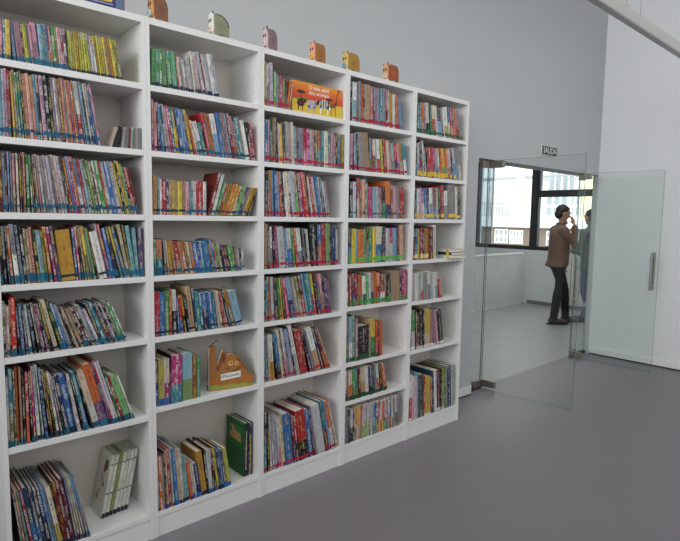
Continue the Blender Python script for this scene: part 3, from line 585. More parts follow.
2 6 0.637|b db/b 0.6185 0.0170 0.220 0.000;b ly 0.6361 0.0261 0.223 0.000;b c/m 0.6628 0.0247 0.223 0.000;b k 0.6881 0.0036 0.237 -0.036;b m/t 0.6935 0.0535 0.230 -0.030;b lt/lg 0.7545 0.0527 0.232 0.000;b br 0.8079 0.0207 0.219 0.000;b g 0.8292 0.0210 0.205 0.000
2 7 0.123|b w 0.6262 0.0049 0.270 0.026;b o 0.6340 0.0125 0.272 0.035;b w 0.6481 0.0037 0.269 0.038;b gy 0.6528 0.0084 0.274 0.040;b k 0.6623 0.0068 0.284 0.042;b c 0.6702 0.0071 0.289 0.044;b r 0.6798 0.0138 0.297 0.050;b ga 0.6974 0.0089 0.293 0.061;b b 0.7104 0.0177 0.292 0.072;b c 0.7299 0.0167 0.286 0.077;b w 0.7481 0.0101 0.282 0.079;b lt 0.7613 0.0235 0.239 0.090;b o 0.7898 0.0137 0.204 0.111;b c 0.8068 0.0104 0.188 0.124;b w 0.8187 0.0067 0.190 0.129;b db 0.8273 0.0250 0.180 0.136;b gd 0.8533 0.0289 0.238 0.136;b k 0.8831 0.0082 0.241 0.102;b w 0.8920 0.0209 0.234 0.084;b dr 0.9187 0.0067 0.240 0.106;b k 0.9295 0.0084 0.238 0.120;b y 0.9422 0.0110 0.233 0.135;b db 0.9550 0.0149 0.230 0.140;b lb 0.9715 0.0076 0.228 0.144;b v 0.9807 0.0182 0.217 0.148;b ly 1.0012 0.0217 0.214 0.155
3 1 2.106|b ly 1.2239 0.0100 0.220 0.000;b w/gy 1.2345 0.0127 0.209 0.000;b ga 1.2478 0.0100 0.218 0.000;b w 1.2639 0.0184 0.223 0.025;b g 1.2829 0.0103 0.180 0.000;b gy 1.2938 0.0131 0.170 0.000;b lg 1.3075 0.0091 0.165 0.000;b m 1.3172 0.0174 0.163 0.000;b v 1.3352 0.0078 0.156 0.000;b lg 1.3436 0.0120 0.153 0.000;b k 1.3563 0.0050 0.151 0.000;b o 1.3594 0.0112 0.152 -0.197;b pc 1.3753 0.0084 0.149 -0.174
3 2 1.820|b b 1.2232 0.0213 0.216 0.000;b p 1.2451 0.0104 0.216 0.000;b dg 1.2561 0.0169 0.230 0.000;b tn 1.2736 0.0069 0.231 0.000;b dr 1.2848 0.0110 0.233 0.000;b k 1.3025 0.0060 0.232 0.026;b br 1.3122 0.0050 0.212 0.041;b w 1.3203 0.0075 0.203 0.053;b y 1.3285 0.0158 0.206 0.053;b db 1.3449 0.0110 0.209 0.035;b gy 1.3564 0.0084 0.219 0.023;b c 1.3664 0.0148 0.222 0.027;b ga 1.3831 0.0201 0.219 0.033;b c 1.4050 0.0107 0.224 0.039;b lt 1.4168 0.0162 0.204 0.042;b lo 1.4339 0.0095 0.198 0.043;b db 1.4442 0.0098 0.196 0.044;b gy 1.4546 0.0307 0.200 0.043;b r/p 1.4860 0.0188 0.196 0.041;b m/p 1.5054 0.0225 0.201 0.040;b w 1.5285 0.0119 0.203 0.038;b p 1.5410 0.0174 0.199 0.037;b dg 1.5591 0.0121 0.198 0.036;b gy 1.5718 0.0122 0.199 0.035;b r/t 1.5846 0.0252 0.201 0.034;b t 1.6104 0.0199 0.202 0.032;b c 1.6309 0.0276 0.202 0.031;b k 1.6591 0.0051 0.202 0.029;b t/ga 1.6648 0.0184 0.197 0.028;b p/gy 1.6839 0.0205 0.198 0.027;b mv 1.7050 0.0149 0.199 0.026;b k 1.7205 0.0091 0.204 0.025;b b 1.7302 0.0170 0.200 0.024;b c 1.7478 0.0132 0.203 0.023;b ol 1.7616 0.0192 0.198 0.022
3 3 1.535|b k/dr 1.2251 0.0204 0.236 0.000;b ol 1.2461 0.0075 0.239 0.000;b gd/lo 1.2581 0.0104 0.243 0.000;b lb 1.2749 0.0124 0.243 0.024;b b 1.2948 0.0134 0.243 0.052;b lb 1.3134 0.0122 0.238 0.072;b r 1.3290 0.0107 0.241 0.083;b db 1.3431 0.0128 0.240 0.095;b k 1.3589 0.0071 0.240 0.105;b w 1.3684 0.0137 0.236 0.112;b c 1.3844 0.0124 0.245 0.119;b w/k 1.3989 0.0103 0.238 0.125;b ga 1.4119 0.0210 0.247 0.133;b c/lg 1.4364 0.0221 0.247 0.144;b dr 1.4612 0.0081 0.237 0.151;b v 1.4711 0.0107 0.242 0.156;b m 1.4828 0.0124 0.247 0.157;b r 1.4963 0.0192 0.249 0.158;b tn 1.5166 0.0134 0.245 0.160;b dr 1.5320 0.0074 0.242 0.164;b w 1.5440 0.0116 0.230 0.181;b r 1.5596 0.0182 0.238 0.194;b ga 1.5787 0.0166 0.230 0.189;b b 1.5962 0.0203 0.235 0.184;b w 1.6175 0.0117 0.231 0.180;b k 1.6299 0.0055 0.235 0.177;b lt 1.6389 0.0077 0.229 0.189;b k 1.6515 0.0065 0.206 0.208;b w 1.6587 0.0101 0.212 0.208;b gy 1.6696 0.0173 0.209 0.203
3 4 1.256|b tn 1.2257 0.0184 0.241 0.000;b k 1.2504 0.0134 0.235 0.024;b w/gy 1.2688 0.0143 0.226 0.044;b k 1.2872 0.0105 0.233 0.060;b m 1.3025 0.0166 0.229 0.078;b ga 1.3264 0.0391 0.225 0.107;b lb/b 1.3663 0.0186 0.217 0.105;b w/b 1.3856 0.0320 0.215 0.104;b g 1.4212 0.0132 0.216 0.117;b r 1.4374 0.0173 0.216 0.127;b w/gy 1.4573 0.0285 0.216 0.136;b k 1.4867 0.0141 0.217 0.134;b gy 1.5015 0.0142 0.216 0.133;b k 1.5164 0.0105 0.221 0.132;b w 1.5276 0.0162 0.212 0.131;b k 1.5446 0.0470 0.244 0.082;b k 1.5924 0.0052 0.245 0.062;b b/lo 1.5982 0.0247 0.237 0.057;b r 1.6234 0.0269 0.246 0.048;b k 1.6510 0.0053 0.243 0.045;b lg 1.6569 0.0253 0.245 0.042;b k 1.6829 0.0094 0.239 0.038;b db 1.6929 0.0357 0.233 0.031;b w 1.7295 0.0179 0.211 0.032
3 5 0.971|b k 1.2263 0.0079 0.248 0.000;b t 1.2347 0.0148 0.243 0.000;b o/lo 1.2587 0.0128 0.240 0.035;b ga 1.2777 0.0165 0.240 0.059;b db 1.3003 0.0206 0.237 0.082;b g/ol 1.3268 0.0146 0.234 0.104;b y 1.3464 0.0066 0.233 0.123;b db 1.3571 0.0111 0.239 0.137;b m 1.3752 0.0215 0.230 0.164;b lb/db 1.4098 0.0289 0.233 0.215;b gy 1.4413 0.0140 0.229 0.221;b c 1.4563 0.0141 0.232 0.220;b ol/c 1.4714 0.0161 0.238 0.219;b k 1.4884 0.0050 0.237 0.218;b dr/r 1.4941 0.0257 0.241 0.215;b lb 1.5210 0.0127 0.248 0.209;b t 1.5346 0.0358 0.248 0.201;b ly/r 1.5717 0.0178 0.246 0.183;b k/db 1.5995 0.0228 0.186 0.230;b b 1.6236 0.0093 0.190 0.218;b p/lo 1.6337 0.0147 0.241 0.146;b k 1.6520 0.0115 0.238 0.158;b v 1.6642 0.0238 0.215 0.158;b mv 1.6890 0.0200 0.202 0.150
3 6 0.637|b ga 1.2257 0.0108 0.255 0.026;b lb/t 1.2432 0.0109 0.253 0.050;b c 1.2608 0.0049 0.257 0.074;b w/gd 1.2687 0.0283 0.258 0.083;b k 1.3145 0.0049 0.259 0.147;b b/k 1.3226 0.0226 0.263 0.157;b c 1.3470 0.0133 0.283 0.160;b bn 1.3634 0.0106 0.279 0.168;b w/p 1.3778 0.0166 0.286 0.179;b k 1.3986 0.0064 0.282 0.190;b lb/ga 1.4091 0.0212 0.279 0.202;b k 1.4387 0.0077 0.291 0.227;b w/ga 1.4515 0.0245 0.302 0.241;b r 1.4773 0.0471 0.263 0.200;b k 1.5430 0.0160 0.267 0.262;b gy 1.5676 0.0137 0.260 0.288;b w/tn 1.5879 0.0396 0.268 0.307;b db 1.6383 0.0150 0.272 0.335;b dr/o 1.6639 0.0150 0.270 0.365;b pc 1.6897 0.0126 0.270 0.394
3 7 0.123|b k/t 1.2248 0.0181 0.349 0.000;b k 1.2539 0.0106 0.336 0.031;b ga/w 1.2711 0.0107 0.326 0.049;b ga/w 1.2884 0.0092 0.319 0.068;b ga 1.3033 0.0120 0.326 0.084;b ga 1.3196 0.0138 0.321 0.095;b w/p 1.3360 0.0127 0.307 0.102;b c 1.3513 0.0147 0.297 0.108;b c 1.3667 0.0079 0.311 0.096;b b 1.3795 0.0486 0.306 0.109;b dr 1.4318 0.0152 0.295 0.119;b r/k 1.4477 0.0210 0.279 0.116;b r/k 1.4744 0.0650 0.304 0.134;b b 1.5426 0.0315 0.299 0.140;b dr 1.5816 0.0104 0.307 0.162;b ga 1.5985 0.0069 0.315 0.180;b w 1.6099 0.0616 0.307 0.192;b t/dr 1.6733 0.0247 0.327 0.183;b lb 1.7026 0.0090 0.323 0.194;b o/w 1.7174 0.0292 0.320 0.210;b w 1.7624 0.0112 0.314 0.253
4 1 2.106|b k 1.8338 0.0078 0.229 0.000;b w/lt 1.8422 0.0299 0.227 0.000;b gy 1.8727 0.0180 0.230 0.000;b gy 1.8968 0.0177 0.237 0.024;b r 1.9158 0.0237 0.228 0.027;b k 1.9403 0.0098 0.231 0.027;b tn 1.9508 0.0347 0.231 0.028;b lo 1.9863 0.0208 0.232 0.029;b w/o 2.0079 0.0118 0.224 0.030;b v 2.0205 0.0134 0.224 0.031;b mv 2.0351 0.0225 0.224 0.033;b lb 2.0589 0.0190 0.226 0.036;b t/lt 2.0792 0.0229 0.226 0.039;b gy 2.1035 0.0250 0.231 0.043;b r/dr 2.1299 0.0203 0.230 0.046;b w 2.1508 0.0166 0.227 0.045;b gd 2.1680 0.0245 0.215 0.043;b w 2.1931 0.0247 0.210 0.040;b r 2.2184 0.0185 0.212 0.038;b gy 2.2421 0.0207 0.195 0.061;b lb 2.2679 0.0154 0.172 0.087
4 2 1.820|b p/mv 1.8323 0.0199 0.212 0.000;b v 1.8644 0.0078 0.212 0.055;b lt 1.8769 0.0165 0.220 0.074;b k 1.9005 0.0090 0.227 0.103;b gy 1.9114 0.0401 0.228 0.108;b tn 1.9537 0.0422 0.231 0.114;b k 1.9968 0.0053 0.210 0.055;b lt/lg 2.0044 0.0168 0.203 0.063;b r 2.0234 0.0050 0.201 0.071;b w/db 2.0311 0.0238 0.200 0.081;b ga 2.0580 0.0101 0.202 0.093;b w/r 2.0716 0.0257 0.203 0.107;b k 2.1010 0.0052 0.208 0.121;b y 2.1089 0.0150 0.207 0.131;b k 2.1267 0.0049 0.208 0.141;b r 2.1347 0.0278 0.211 0.152;b c 2.1647 0.0234 0.206 0.159;b tn 2.1891 0.0156 0.203 0.151;b lt/gy 2.2054 0.0280 0.193 0.142;b r/db 2.2343 0.0238 0.197 0.140;b p/m 2.2614 0.0218 0.195 0.152;b gd/c 2.2866 0.0259 0.204 0.165;b t/w 2.3164 0.0269 0.205 0.179
4 3 1.535|b k 1.8340 0.0092 0.211 0.000;b db/t 1.8439 0.0158 0.212 0.000;b w 1.8670 0.0212 0.217 0.032;b k 1.8903 0.0061 0.233 0.039;b r/c 1.8970 0.0230 0.241 0.034;b br 1.9207 0.0198 0.235 0.032;b pc 1.9411 0.0217 0.235 0.030;b b 1.9635 0.0115 0.240 0.029;b ly 1.9756 0.0169 0.214 0.028;b m 1.9947 0.0373 0.193 0.037;b lt 2.0352 0.0332 0.193 0.050;b ga 2.0710 0.0181 0.197 0.060;b mv 2.0908 0.0111 0.192 0.066;b m 2.1036 0.0148 0.195 0.071;b k/g 2.1200 0.0307 0.200 0.077;b o/db 2.1514 0.0449 0.236 0.050;b br 2.1982 0.0126 0.234 0.056;b p 2.2115 0.0217 0.214 0.054;b p 2.2344 0.0180 0.208 0.057;b gy 2.2536 0.0226 0.204 0.060;b r 2.2769 0.0485 0.201 0.051
4 4 1.256|b db/t 1.8248 0.0314 0.216 0.000;b y 1.8567 0.0367 0.214 0.000;b lb 1.8940 0.0132 0.210 0.000;b o 1.9121 0.0486 0.208 0.020;b g 1.9619 0.0209 0.213 0.023;b k/gy 1.9838 0.0227 0.215 0.025;b g/t 2.0076 0.0334 0.212 0.028;b y 2.0420 0.0220 0.211 0.029;b c/b 2.0646 0.0502 0.227 0.000;b db 2.1229 0.0352 0.228 0.033;b w 2.1589 0.0174 0.217 0.034;b ga 2.1771 0.0212 0.214 0.035;b m/ga 2.1991 0.0287 0.217 0.036;b lb 2.2287 0.0358 0.217 0.037;b db 2.2661 0.0151 0.234 0.041;b lo 2.2831 0.0128 0.229 0.047;b pc 2.2983 0.0281 0.235 0.055
4 5 0.992|b dr/w 1.8232 0.0152 0.199 0.000;b r 1.8477 0.0142 0.201 0.044;b dr/v 1.8706 0.0283 0.204 0.084;b m/v 1.9009 0.0173 0.204 0.090;b dr 1.9189 0.0138 0.194 0.080;b o/br 1.9334 0.0267 0.192 0.068;b w/db 1.9608 0.0271 0.183 0.055;b g 1.9885 0.0255 0.191 0.052;b w 2.0146 0.0199 0.200 0.051;b tn/db 2.0354 0.0239 0.197 0.052;b o 2.0601 0.0240 0.204 0.053;b o/r 2.0850 0.0338 0.197 0.055;b br/w 2.1199 0.0383 0.185 0.057;b tn/o 2.1592 0.0191 0.181 0.059;b k 2.1791 0.0392 0.186 0.060;b tn 2.2194 0.0916 0.196 0.062;b k 2.3122 0.0161 0.200 0.064;b m 2.3290 0.0504 0.198 0.065
4 6 0.642|b ol 1.8251 0.0210 0.279 0.000;b lb/w 1.8551 0.0302 0.286 0.030;b g 1.8871 0.0164 0.291 0.034;b mv 1.9041 0.0217 0.271 0.027;b k 1.9299 0.0979 0.216 0.027;b tn 2.0288 0.0141 0.248 0.029;b y/g 2.0437 0.0400 0.247 0.030;b r/m 2.0846 0.0210 0.235 0.031;b dr 2.1064 0.0146 0.232 0.032;b o 2.1217 0.0326 0.227 0.032
4 7 0.398|b w/db 1.8230 0.0210 0.191 0.020;b r 1.8471 0.0046 0.192 0.033;b c/o 1.8545 0.0300 0.188 0.045;b g/dg 1.8884 0.0225 0.190 0.062;b t/lg 1.9132 0.0238 0.197 0.071;b dr 1.9382 0.0219 0.194 0.074;b c/tn 1.9615 0.0425 0.187 0.078;b w 2.0047 0.0307 0.191 0.077;b db/k 2.0407 0.0284 0.189 0.100;b ch 2.0751 0.0178 0.191 0.128;b gy 2.0975 0.0175 0.192 0.148;b w/r 2.1182 0.0217 0.191 0.160;b k 2.1431 0.0251 0.191 0.172;b o 2.1725 0.0307 0.192 0.189
4 8 0.123|m gy 1.8255 0.0249 0.219 0.022;m ch 1.8512 0.0233 0.224 0.023;m w/k 1.8753 0.0236 0.215 0.024;m k 1.8996 0.0106 0.222 0.024;m c/lg 1.9109 0.0154 0.214 0.025;m r/c 1.9270 0.0126 0.215 0.025;m y/c 1.9404 0.0136 0.219 0.026;m c/lg 1.9547 0.0137 0.219 0.026;m r/lg 1.9691 0.0148 0.215 0.027;m ga/lg 1.9846 0.0129 0.210 0.027;m w/y 1.9983 0.0140 0.214 0.027;m ga/lg 2.0129 0.0131 0.213 0.028;m w/c 2.0267 0.0141 0.218 0.028;m ga/g 2.0415 0.0142 0.210 0.029;m ga/w 2.0565 0.0123 0.212 0.029;m lb/b 2.0695 0.0144 0.216 0.030;m b/t 2.0845 0.0145 0.208 0.030;m db/lg 2.0997 0.0125 0.211 0.031;m w/r 2.1129 0.0146 0.215 0.031;m m/o 2.1282 0.0157 0.214 0.032;m w/o 2.1447 0.0169 0.207 0.032;m o/y 2.1622 0.0149 0.207 0.033;m r/g 2.1778 0.0150 0.207 0.033;m w/g 2.1935 0.0151 0.215 0.034;m dr/gy 2.2093 0.0141 0.209 0.034;m w/gy 2.2241 0.0152 0.213 0.035;m b/r 2.2401 0.0164 0.214 0.035;m w/gy 2.2572 0.0144 0.209 0.036;m ch/gy 2.2723 0.0155 0.208 0.036;m w/ch 2.2886 0.0167 0.214 0.037;m ga/ch 2.3060 0.0157 0.211 0.038;m gy 2.3224 0.0148 0.208 0.038
5 1 2.106|b dg/t 2.4328 0.0315 0.200 0.034;b lt 2.4714 0.0142 0.201 0.067;b o/c 2.4909 0.0159 0.204 0.090;b mv 2.5127 0.0194 0.205 0.115;b w/k 2.5369 0.0328 0.208 0.135;b dg/g 2.5748 0.0240 0.204 0.155;b c/r 2.6018 0.0310 0.200 0.166;b w 2.6360 0.0269 0.202 0.177;b db/lb 2.6660 0.0361 0.194 0.187;b gy 2.7033 0.0249 0.199 0.181;b w/c 2.7292 0.0228 0.203 0.176;b w/ly 2.7530 0.0302 0.211 0.171;b b/c 2.7842 0.0221 0.214 0.167;b r/o 2.8085 0.0200 0.211 0.173;b dg 2.8305 0.0163 0.213 0.178;b lo 2.8502 0.0197 0.212 0.189;b p/r 2.8825 0.0227 0.201 0.245;b gy 2.9202 0.0188 0.209 0.308
5 2 1.820|b dg/lb 2.4321 0.0129 0.210 0.027;b ga/lb 2.4507 0.0160 0.221 0.051;b k/m 2.4732 0.0150 0.232 0.078;b dr 2.4940 0.0162 0.242 0.100;b w/k 2.5149 0.0071 0.239 0.117;b k 2.5264 0.0106 0.219 0.134;b w 2.5437 0.0099 0.197 0.163;b k 2.5573 0.0176 0.198 0.178;b r 2.5768 0.0531 0.201 0.182;b m/v 2.6320 0.0247 0.207 0.185;b ga/t 2.6580 0.0190 0.202 0.186;b w/p 2.6782 0.0211 0.205 0.188;b r/o 2.7006 0.0233 0.212 0.189;b y/lg 2.7252 0.0295 0.209 0.190;b o/lg 2.7563 0.0299 0.209 0.192;b pc/r 2.7876 0.0240 0.211 0.194;b w/gy 2.8130 0.0242 0.217 0.195;b db 2.8386 0.0223 0.217 0.196;b w/lb 2.8622 0.0224 0.225 0.198;b gy/lb 2.8861 0.0376 0.226 0.199;b gy/c 2.9255 0.0255 0.229 0.201
5 3 1.535|b k 2.4311 0.0051 0.194 0.000;b lt/gy 2.4394 0.0141 0.195 0.000;b w 2.4621 0.0185 0.200 0.041;b p 2.4871 0.0243 0.209 0.070;b v/w 2.5123 0.0225 0.212 0.072;b b/lb 2.5357 0.0334 0.211 0.073;b db 2.5700 0.0230 0.211 0.074;b w/lb 2.5938 0.0254 0.214 0.075;b ga 2.6200 0.0234 0.217 0.076;b dr/b 2.6443 0.0258 0.218 0.077;b ga 2.6710 0.0171 0.220 0.077;b dg/db 2.6889 0.0332 0.223 0.078;b r 2.7229 0.0379 0.239 0.078;b w/gy 2.7618 0.0411 0.202 0.080;b gy 2.8036 0.0816 0.247 0.077;b w 2.8866 0.0247 0.238 0.080;b k 2.9132 0.0310 0.193 0.086
5 4 1.256|b k/dr 2.4287 0.0199 0.210 0.035;b b/lt 2.4508 0.0262 0.215 0.043;b y 2.4792 0.0188 0.212 0.050;b dr 2.4996 0.0084 0.214 0.055;b m 2.5099 0.0263 0.215 0.061;b k 2.5368 0.0181 0.212 0.058;b gd 2.5556 0.0352 0.217 0.054;b gd 2.5914 0.0100 0.212 0.051;b dr 2.6021 0.0384 0.224 0.049;b w 2.6428 0.0363 0.238 0.057
5 5 0.971|m ga 2.4326 0.0311 0.196 0.029;m w 2.4656 0.0291 0.193 0.037;m ga 2.4967 0.0295 0.191 0.043;m w/r 2.5281 0.0272 0.196 0.050;m gy 2.5573 0.0349 0.195 0.057;m w/gy 2.5944 0.0308 0.199 0.065;m ga 2.6268 0.0286 0.188 0.071;m w 2.6571 0.0288 0.187 0.076;m w/lt 2.6878 0.0288 0.186 0.082;m r 2.7311 0.0216 0.140 0.179;m c 2.7644 0.0169 0.140 0.252
5 6 0.628|b k 2.4346 0.0098 0.285 0.032;b g/w 2.4473 0.0324 0.281 0.040;b dr 2.4830 0.0123 0.269 0.050;b k 2.4985 0.0331 0.261 0.059;b k 2.5322 0.0309 0.275 0.058;b k 2.5638 0.0163 0.276 0.055;b y/c 2.5823 0.0566 0.278 0.061;b tn 2.6415 0.0202 0.269 0.068;b mv 2.6660 0.0170 0.272 0.081;b mv 2.6935 0.0205 0.258 0.119;b p 2.7268 0.0120 0.252 0.166;b k 2.7465 0.0495 0.254 0.192
5 7 0.123|b w/r 2.4283 0.0312 0.331 0.028;b c/p 2.4648 0.0175 0.311 0.043;b ga 2.4832 0.0309 0.311 0.044;b lb 2.5150 0.0204 0.333 0.044;b ch 2.5364 0.0587 0.316 0.046;b r 2.5961 0.0183 0.294 0.047;b y 2.6154 0.0547 0.284 0.048;b r 2.6711 0.0224 0.277 0.050;b db 2.6994 0.0190 0.312 0.069;b w 2.7193 0.0222 0.313 0.070;b dr 2.7423 0.0486 0.311 0.070;b k 2.7916 0.0199 0.315 0.065;b y 2.8122 0.0227 0.311 0.065;b g 2.8359 0.0200 0.314 0.066;b gy 2.8567 0.0201 0.316 0.067;b db 2.8777 0.0413 0.320 0.068;b ga 2.9202 0.0362 0.321 0.069"""
POS = {'b': 'book', 's': 'paperback', 'n': 'notebook', 'm': 'magazine'}  # black entries include shadow gaps between books, drawn as dark books
ITEMS = []
CAMP = Vector((-.38475, -2.3945, 1.5319))
for line in DATA.strip().split('\n'):
    head, body = line.split('|'); u, rw, z = head.split(); u = int(u); rw = int(rw); z = float(z)
    for i, e in enumerate(body.split(';')):
        kd, c, x, t, h, a = e.split(); x, t, h, a = map(float, (x, t, h, a))
        P = Vector((x, 0, z+h/2))-CAMP; dep = P.dot(fw)
        area = t*h/dep**2*abs(P.y)/P.length
        ITEMS.append(dict(u=u, r=rw, z=z, i=i, k=kd, c=c, x=x, t=t, h=h, a=a, area=area))
books = sorted([q for q in ITEMS if q['k'] == 'b'], key=lambda q: -q['area'])
for n, q in enumerate(books): q['own'] = n < 292
rest = BookMesh()
RN = {1: 'top', 2: 'second', 3: 'third', 4: 'fourth', 5: 'fifth', 6: 'sixth', 7: 'seventh', 8: 'eighth'}
def shelf_name(u, rw):
    last = 8 if u == 4 else 7
    return ('bottom' if rw == last else RN[rw])+' shelf'
def colours(c):
    p = c.split('/'); return (p[0], p[1] if len(p) > 1 else None)
PAGES, COVER = M['pages'], M['cover']
for q in ITEMS:
    u, rw, z, t, h, a = q['u'], q['r'], q['z'], q['t'], q['h'], q['a']
    n1, n2 = colours(q['c'])
    soft = q['k'] in 'sm'
    d = {'b': min(.235, max(.13, h*random.uniform(.66, .8))), 's': .125, 'm': .16, 'n': .085}[q['k']]
    d = min(d, .24)
    c1 = vary(PAL[n1]); c2 = vary(PAL[n2]) if n2 else None
    y = .003+random.uniform(0, .009); ink = random.randrange(5)
    if u == 1 and rw == 2 and q['k'] == 'n': y += .002
    right = a < 0
    xo = -t if right else 0.
    px_ = q['x']+(t/math.cos(a) if right else 0.)
    rot = -a
    split = random.uniform(.45, .65)
    if q['k'] == 's' and n2: split = .15
    sk = STK.get((u, rw)); stc = None
    if sk and q['k'] in 'bs' and random.random() < sk[3]:
        stc = vary(sk[0][random.randrange(len(sk[0]))], .12); z0 = max(.0006, sk[1]+random.uniform(-.004, .005)); z1 = sk[2]+random.uniform(-.007, .004)
        if stc[0]+stc[2] < 118 and rw in (2, 3, 4, 5): z0 = (z0+z1)/2-.004; z1 = z0+.010
        if u == 1 and rw == 1 and q['k'] == 's': z0, z1, stc = .0006, .011, vary(NAVY)
        if u == 2 and rw == 4 and q['i'] < 2: z0, z1, stc = .0006, .036, vary(TEAL)
    cm = cover_mesh(t, h, d, c1, c2, ink, split, soft, xo); pm = page_mesh(t, h, d, soft, xo)
    sm = sticker_mesh(t, z0, z1, stc, xo) if stc else None
    loc = (px_, y, z+.0004)
    if q['k'] == 'b' and not q['own']:
        X = Matrix.Translation(loc) @ Matrix.Rotation(rot, 4, 'Y')
        rest.add(cm, X, 0); rest.add(pm, X, 1)
        if sm: rest.add(sm, X, 0)
        continue
    cn = NAME[n1]+(' and '+NAME[n2] if n2 and n2 != n1 else '')
    if t > .026: size = 'thick '
    elif t < .0075: size = 'thin '
    else: size = ''
    where = '%s from left on %s of %s bookcase' % (ordinal(q['i']+1), shelf_name(u, rw), CASE[u])
    if q['k'] == 'n':
        o = empty('spiral_notebook'); tag(o, '%s spiral notebook, %s' % (cn, where), 'notebook', 'small spiral notebooks on the second shelf')
        o.location = loc; o.rotation_euler = (0, rot, 0)
        bm_ = BookMesh(); bm_.box(xo, xo+t, .006, d, 0, h, c1); bm_.build('cover', [COVER], o)
        w = MB(); zz = .006
        while zz < h-.004:
            w.tube([(xo+t/2+(t/2-.001)*math.cos(s), .005+.005*math.sin(s), zz) for s in [k*math.pi/4 for k in range(9)]], .0008, 4); zz += .0075
        w.build('wire_binding', M['wire'], o)
        continue
    name = POS[q['k']]
    grp = {'b': 'books on the %s of the %s bookcase', 's': 'series paperbacks on the %s of the %s bookcase', 'm': 'magazines on the %s of the %s bookcase'}[q['k']] % (shelf_name(u, rw), CASE[u])
    lean = 'leaning ' if abs(a) > .2 else ''
    lab = '%s%s%s %s, %s' % (size, lean, cn, name, where)
    o = cm.build(name, [COVER]); tag(o, lab, name, grp)
    o.location = loc; o.rotation_euler = (0, rot, 0)
    pm.build('pages', [PAGES], o)
    if sm: sm.build('spine_label', [COVER], o)
o = rest.build('book_assortment', [COVER, PAGES]); tag(o, 'remaining assorted books filling the shelves, mostly of the farther bookcases', 'books', kind='stuff')

# ------------------------------------------------------------------ books that lie or stand apart from the rows
def single_book(name, label, loc, rot, t, h, d, c, ink=0, sticker=None, group=None, c2=None, split=.5, xo=0.):
    o = cover_mesh(t, h, d, c, c2, ink, split, False, xo).build(name, [COVER]); tag(o, label, 'book', group)
    o.location = loc; o.rotation_euler = rot
    page_mesh(t, h, d, False, xo).build('pages', [PAGES], o)
    if sticker: sticker_mesh(t, .0008, .022, sticker, xo).build('spine_label', [COVER], o)
    return o
# seven white picture books leaning to the right on the bottom shelf of the first case
LEANW = R(12)
GW = 'white picture books on the bottom shelf'
x = .392
for i in range(7):
    t = .0158; c = (206, 206, 194) if i != 2 else (126, 136, 70)
    where = ['first of the slanting set, bird picture on its cover', 'second of the slanting white set', 'third of the slanting white set, the only green spine', 'fourth of the slanting white set',
             'fifth of the slanting white set', 'sixth of the slanting white set', 'last of the slanting white set, toward the side panel'][i]
    o = single_book('book', ('olive' if i == 2 else 'white')+' picture book, '+where, (x+t/math.cos(LEANW), .112+.002*i+random.uniform(0, .003), .1236), (0, LEANW, 0), t, .293, .138, c, (150, 150, 142), (30, 36, 52), GW, xo=-t)
    for zz, hh in ((.245, .006), (.11, .006)):
        s = BookMesh(); s.box(-t+.001, -.001, -.0006, -.0001, zz, zz+hh, (88, 90, 84)); s.build('spine_band', [COVER], o)
    if i == 0:
        art = MB()
        def blob(cx, cz, rx, rz, mi, a=0, n=14):
            pts = []
            for k in range(n):
                q = 2*math.pi*k/n; px, pz = rx*math.cos(q), rz*math.sin(q)
                pts.append((cx+px*math.cos(a)-pz*math.sin(a), cz+px*math.sin(a)+pz*math.cos(a)))
            art.prism(pts, -t-.0006, -t-.0001, 'x', mi)
        blob(.045, .235, .022, .026, 0); blob(.058, .22, .015, .020, 1); blob(.062, .205, .012, .010, 2)
        blob(.07, .165, .028, .004, 0, .6); blob(.05, .14, .01, .012, 0); blob(.085, .1, .02, .004, 0, -.8); blob(.1, .07, .012, .014, 1)
        art.build('cover_picture', [mat('print green', (62, 92, 52), .5), mat('print brown', (150, 92, 56), .5), mat('print red', (178, 60, 50), .5)], o)
    x += (t+.0023)/math.cos(LEANW)

def spine_marks(o, t, z0, z1, m, h):
    b = MB(); z = z0
    while z < z1:
        l = random.uniform(.005, .011); b.box(t/2-h/2+random.uniform(0, .002), t/2+h/2-random.uniform(0, .002), -.0012, -.0008, z, z+l*.6); z += l
    b.build('spine_print', m, o)
# the two books with a green cover, second case, bottom shelf
o = single_book('book', 'large green book with brown emblem, cover showing, upright against the side panel', (1.1235, .044, .1236), (0, R(1.5), 0), .026, .297, .188, (34, 104, 48), 2, None, xo=-.0)
o.location.x = 1.116; o.location.z += .0007
art = MB()
emb = [(.055, .19), (.15, .195), (.155, .215), (.125, .225), (.15, .245), (.13, .252), (.1, .228), (.06, .225)]
art.prism([(.085+(a-.1)*1.5, .215+(b_-.215)*1.7) for a, b_ in emb], -.0008, -.0003, 'x', 1)
art.prism([(.085+(a-.1)*1.25, .215+(b_-.215)*1.4) for a, b_ in emb], -.0014, -.0009, 'x', 0)
for k in range(7): art.box(-.0006, -.0001, .02, .17, .03+.022*k, .034+.022*k, 1)
art.box(-.0006, -.0001, .006, .018, .01, .287, 1); art.box(-.0006, -.0001, .172, .182, .01, .287, 1); art.box(-.0006, -.0001, .018, .172, .268, .284, 1)
art.build('cover_picture', [mat('emblem brown', (156, 122, 84), .5), mat('print dark green', (22, 70, 34), .5)], o)
sp = MB(); sp.box(.0006, .0254, -.0007, -.0001, .001, .296); sp.build('spine_strip', M['blackprint'], o)
spine_marks(o, .026, .04, .25, M['pages'], .007)
o = single_book('book', 'navy book with yellow spine lettering, behind the large green cover', (1.1455, .046, .1241), (0, R(1.2), 0), .026, .292, .19, (48, 48, 84), 2, None)
spine_marks(o, .026, .11, .22, mat('yellow print', (206, 184, 60), .5), .009)

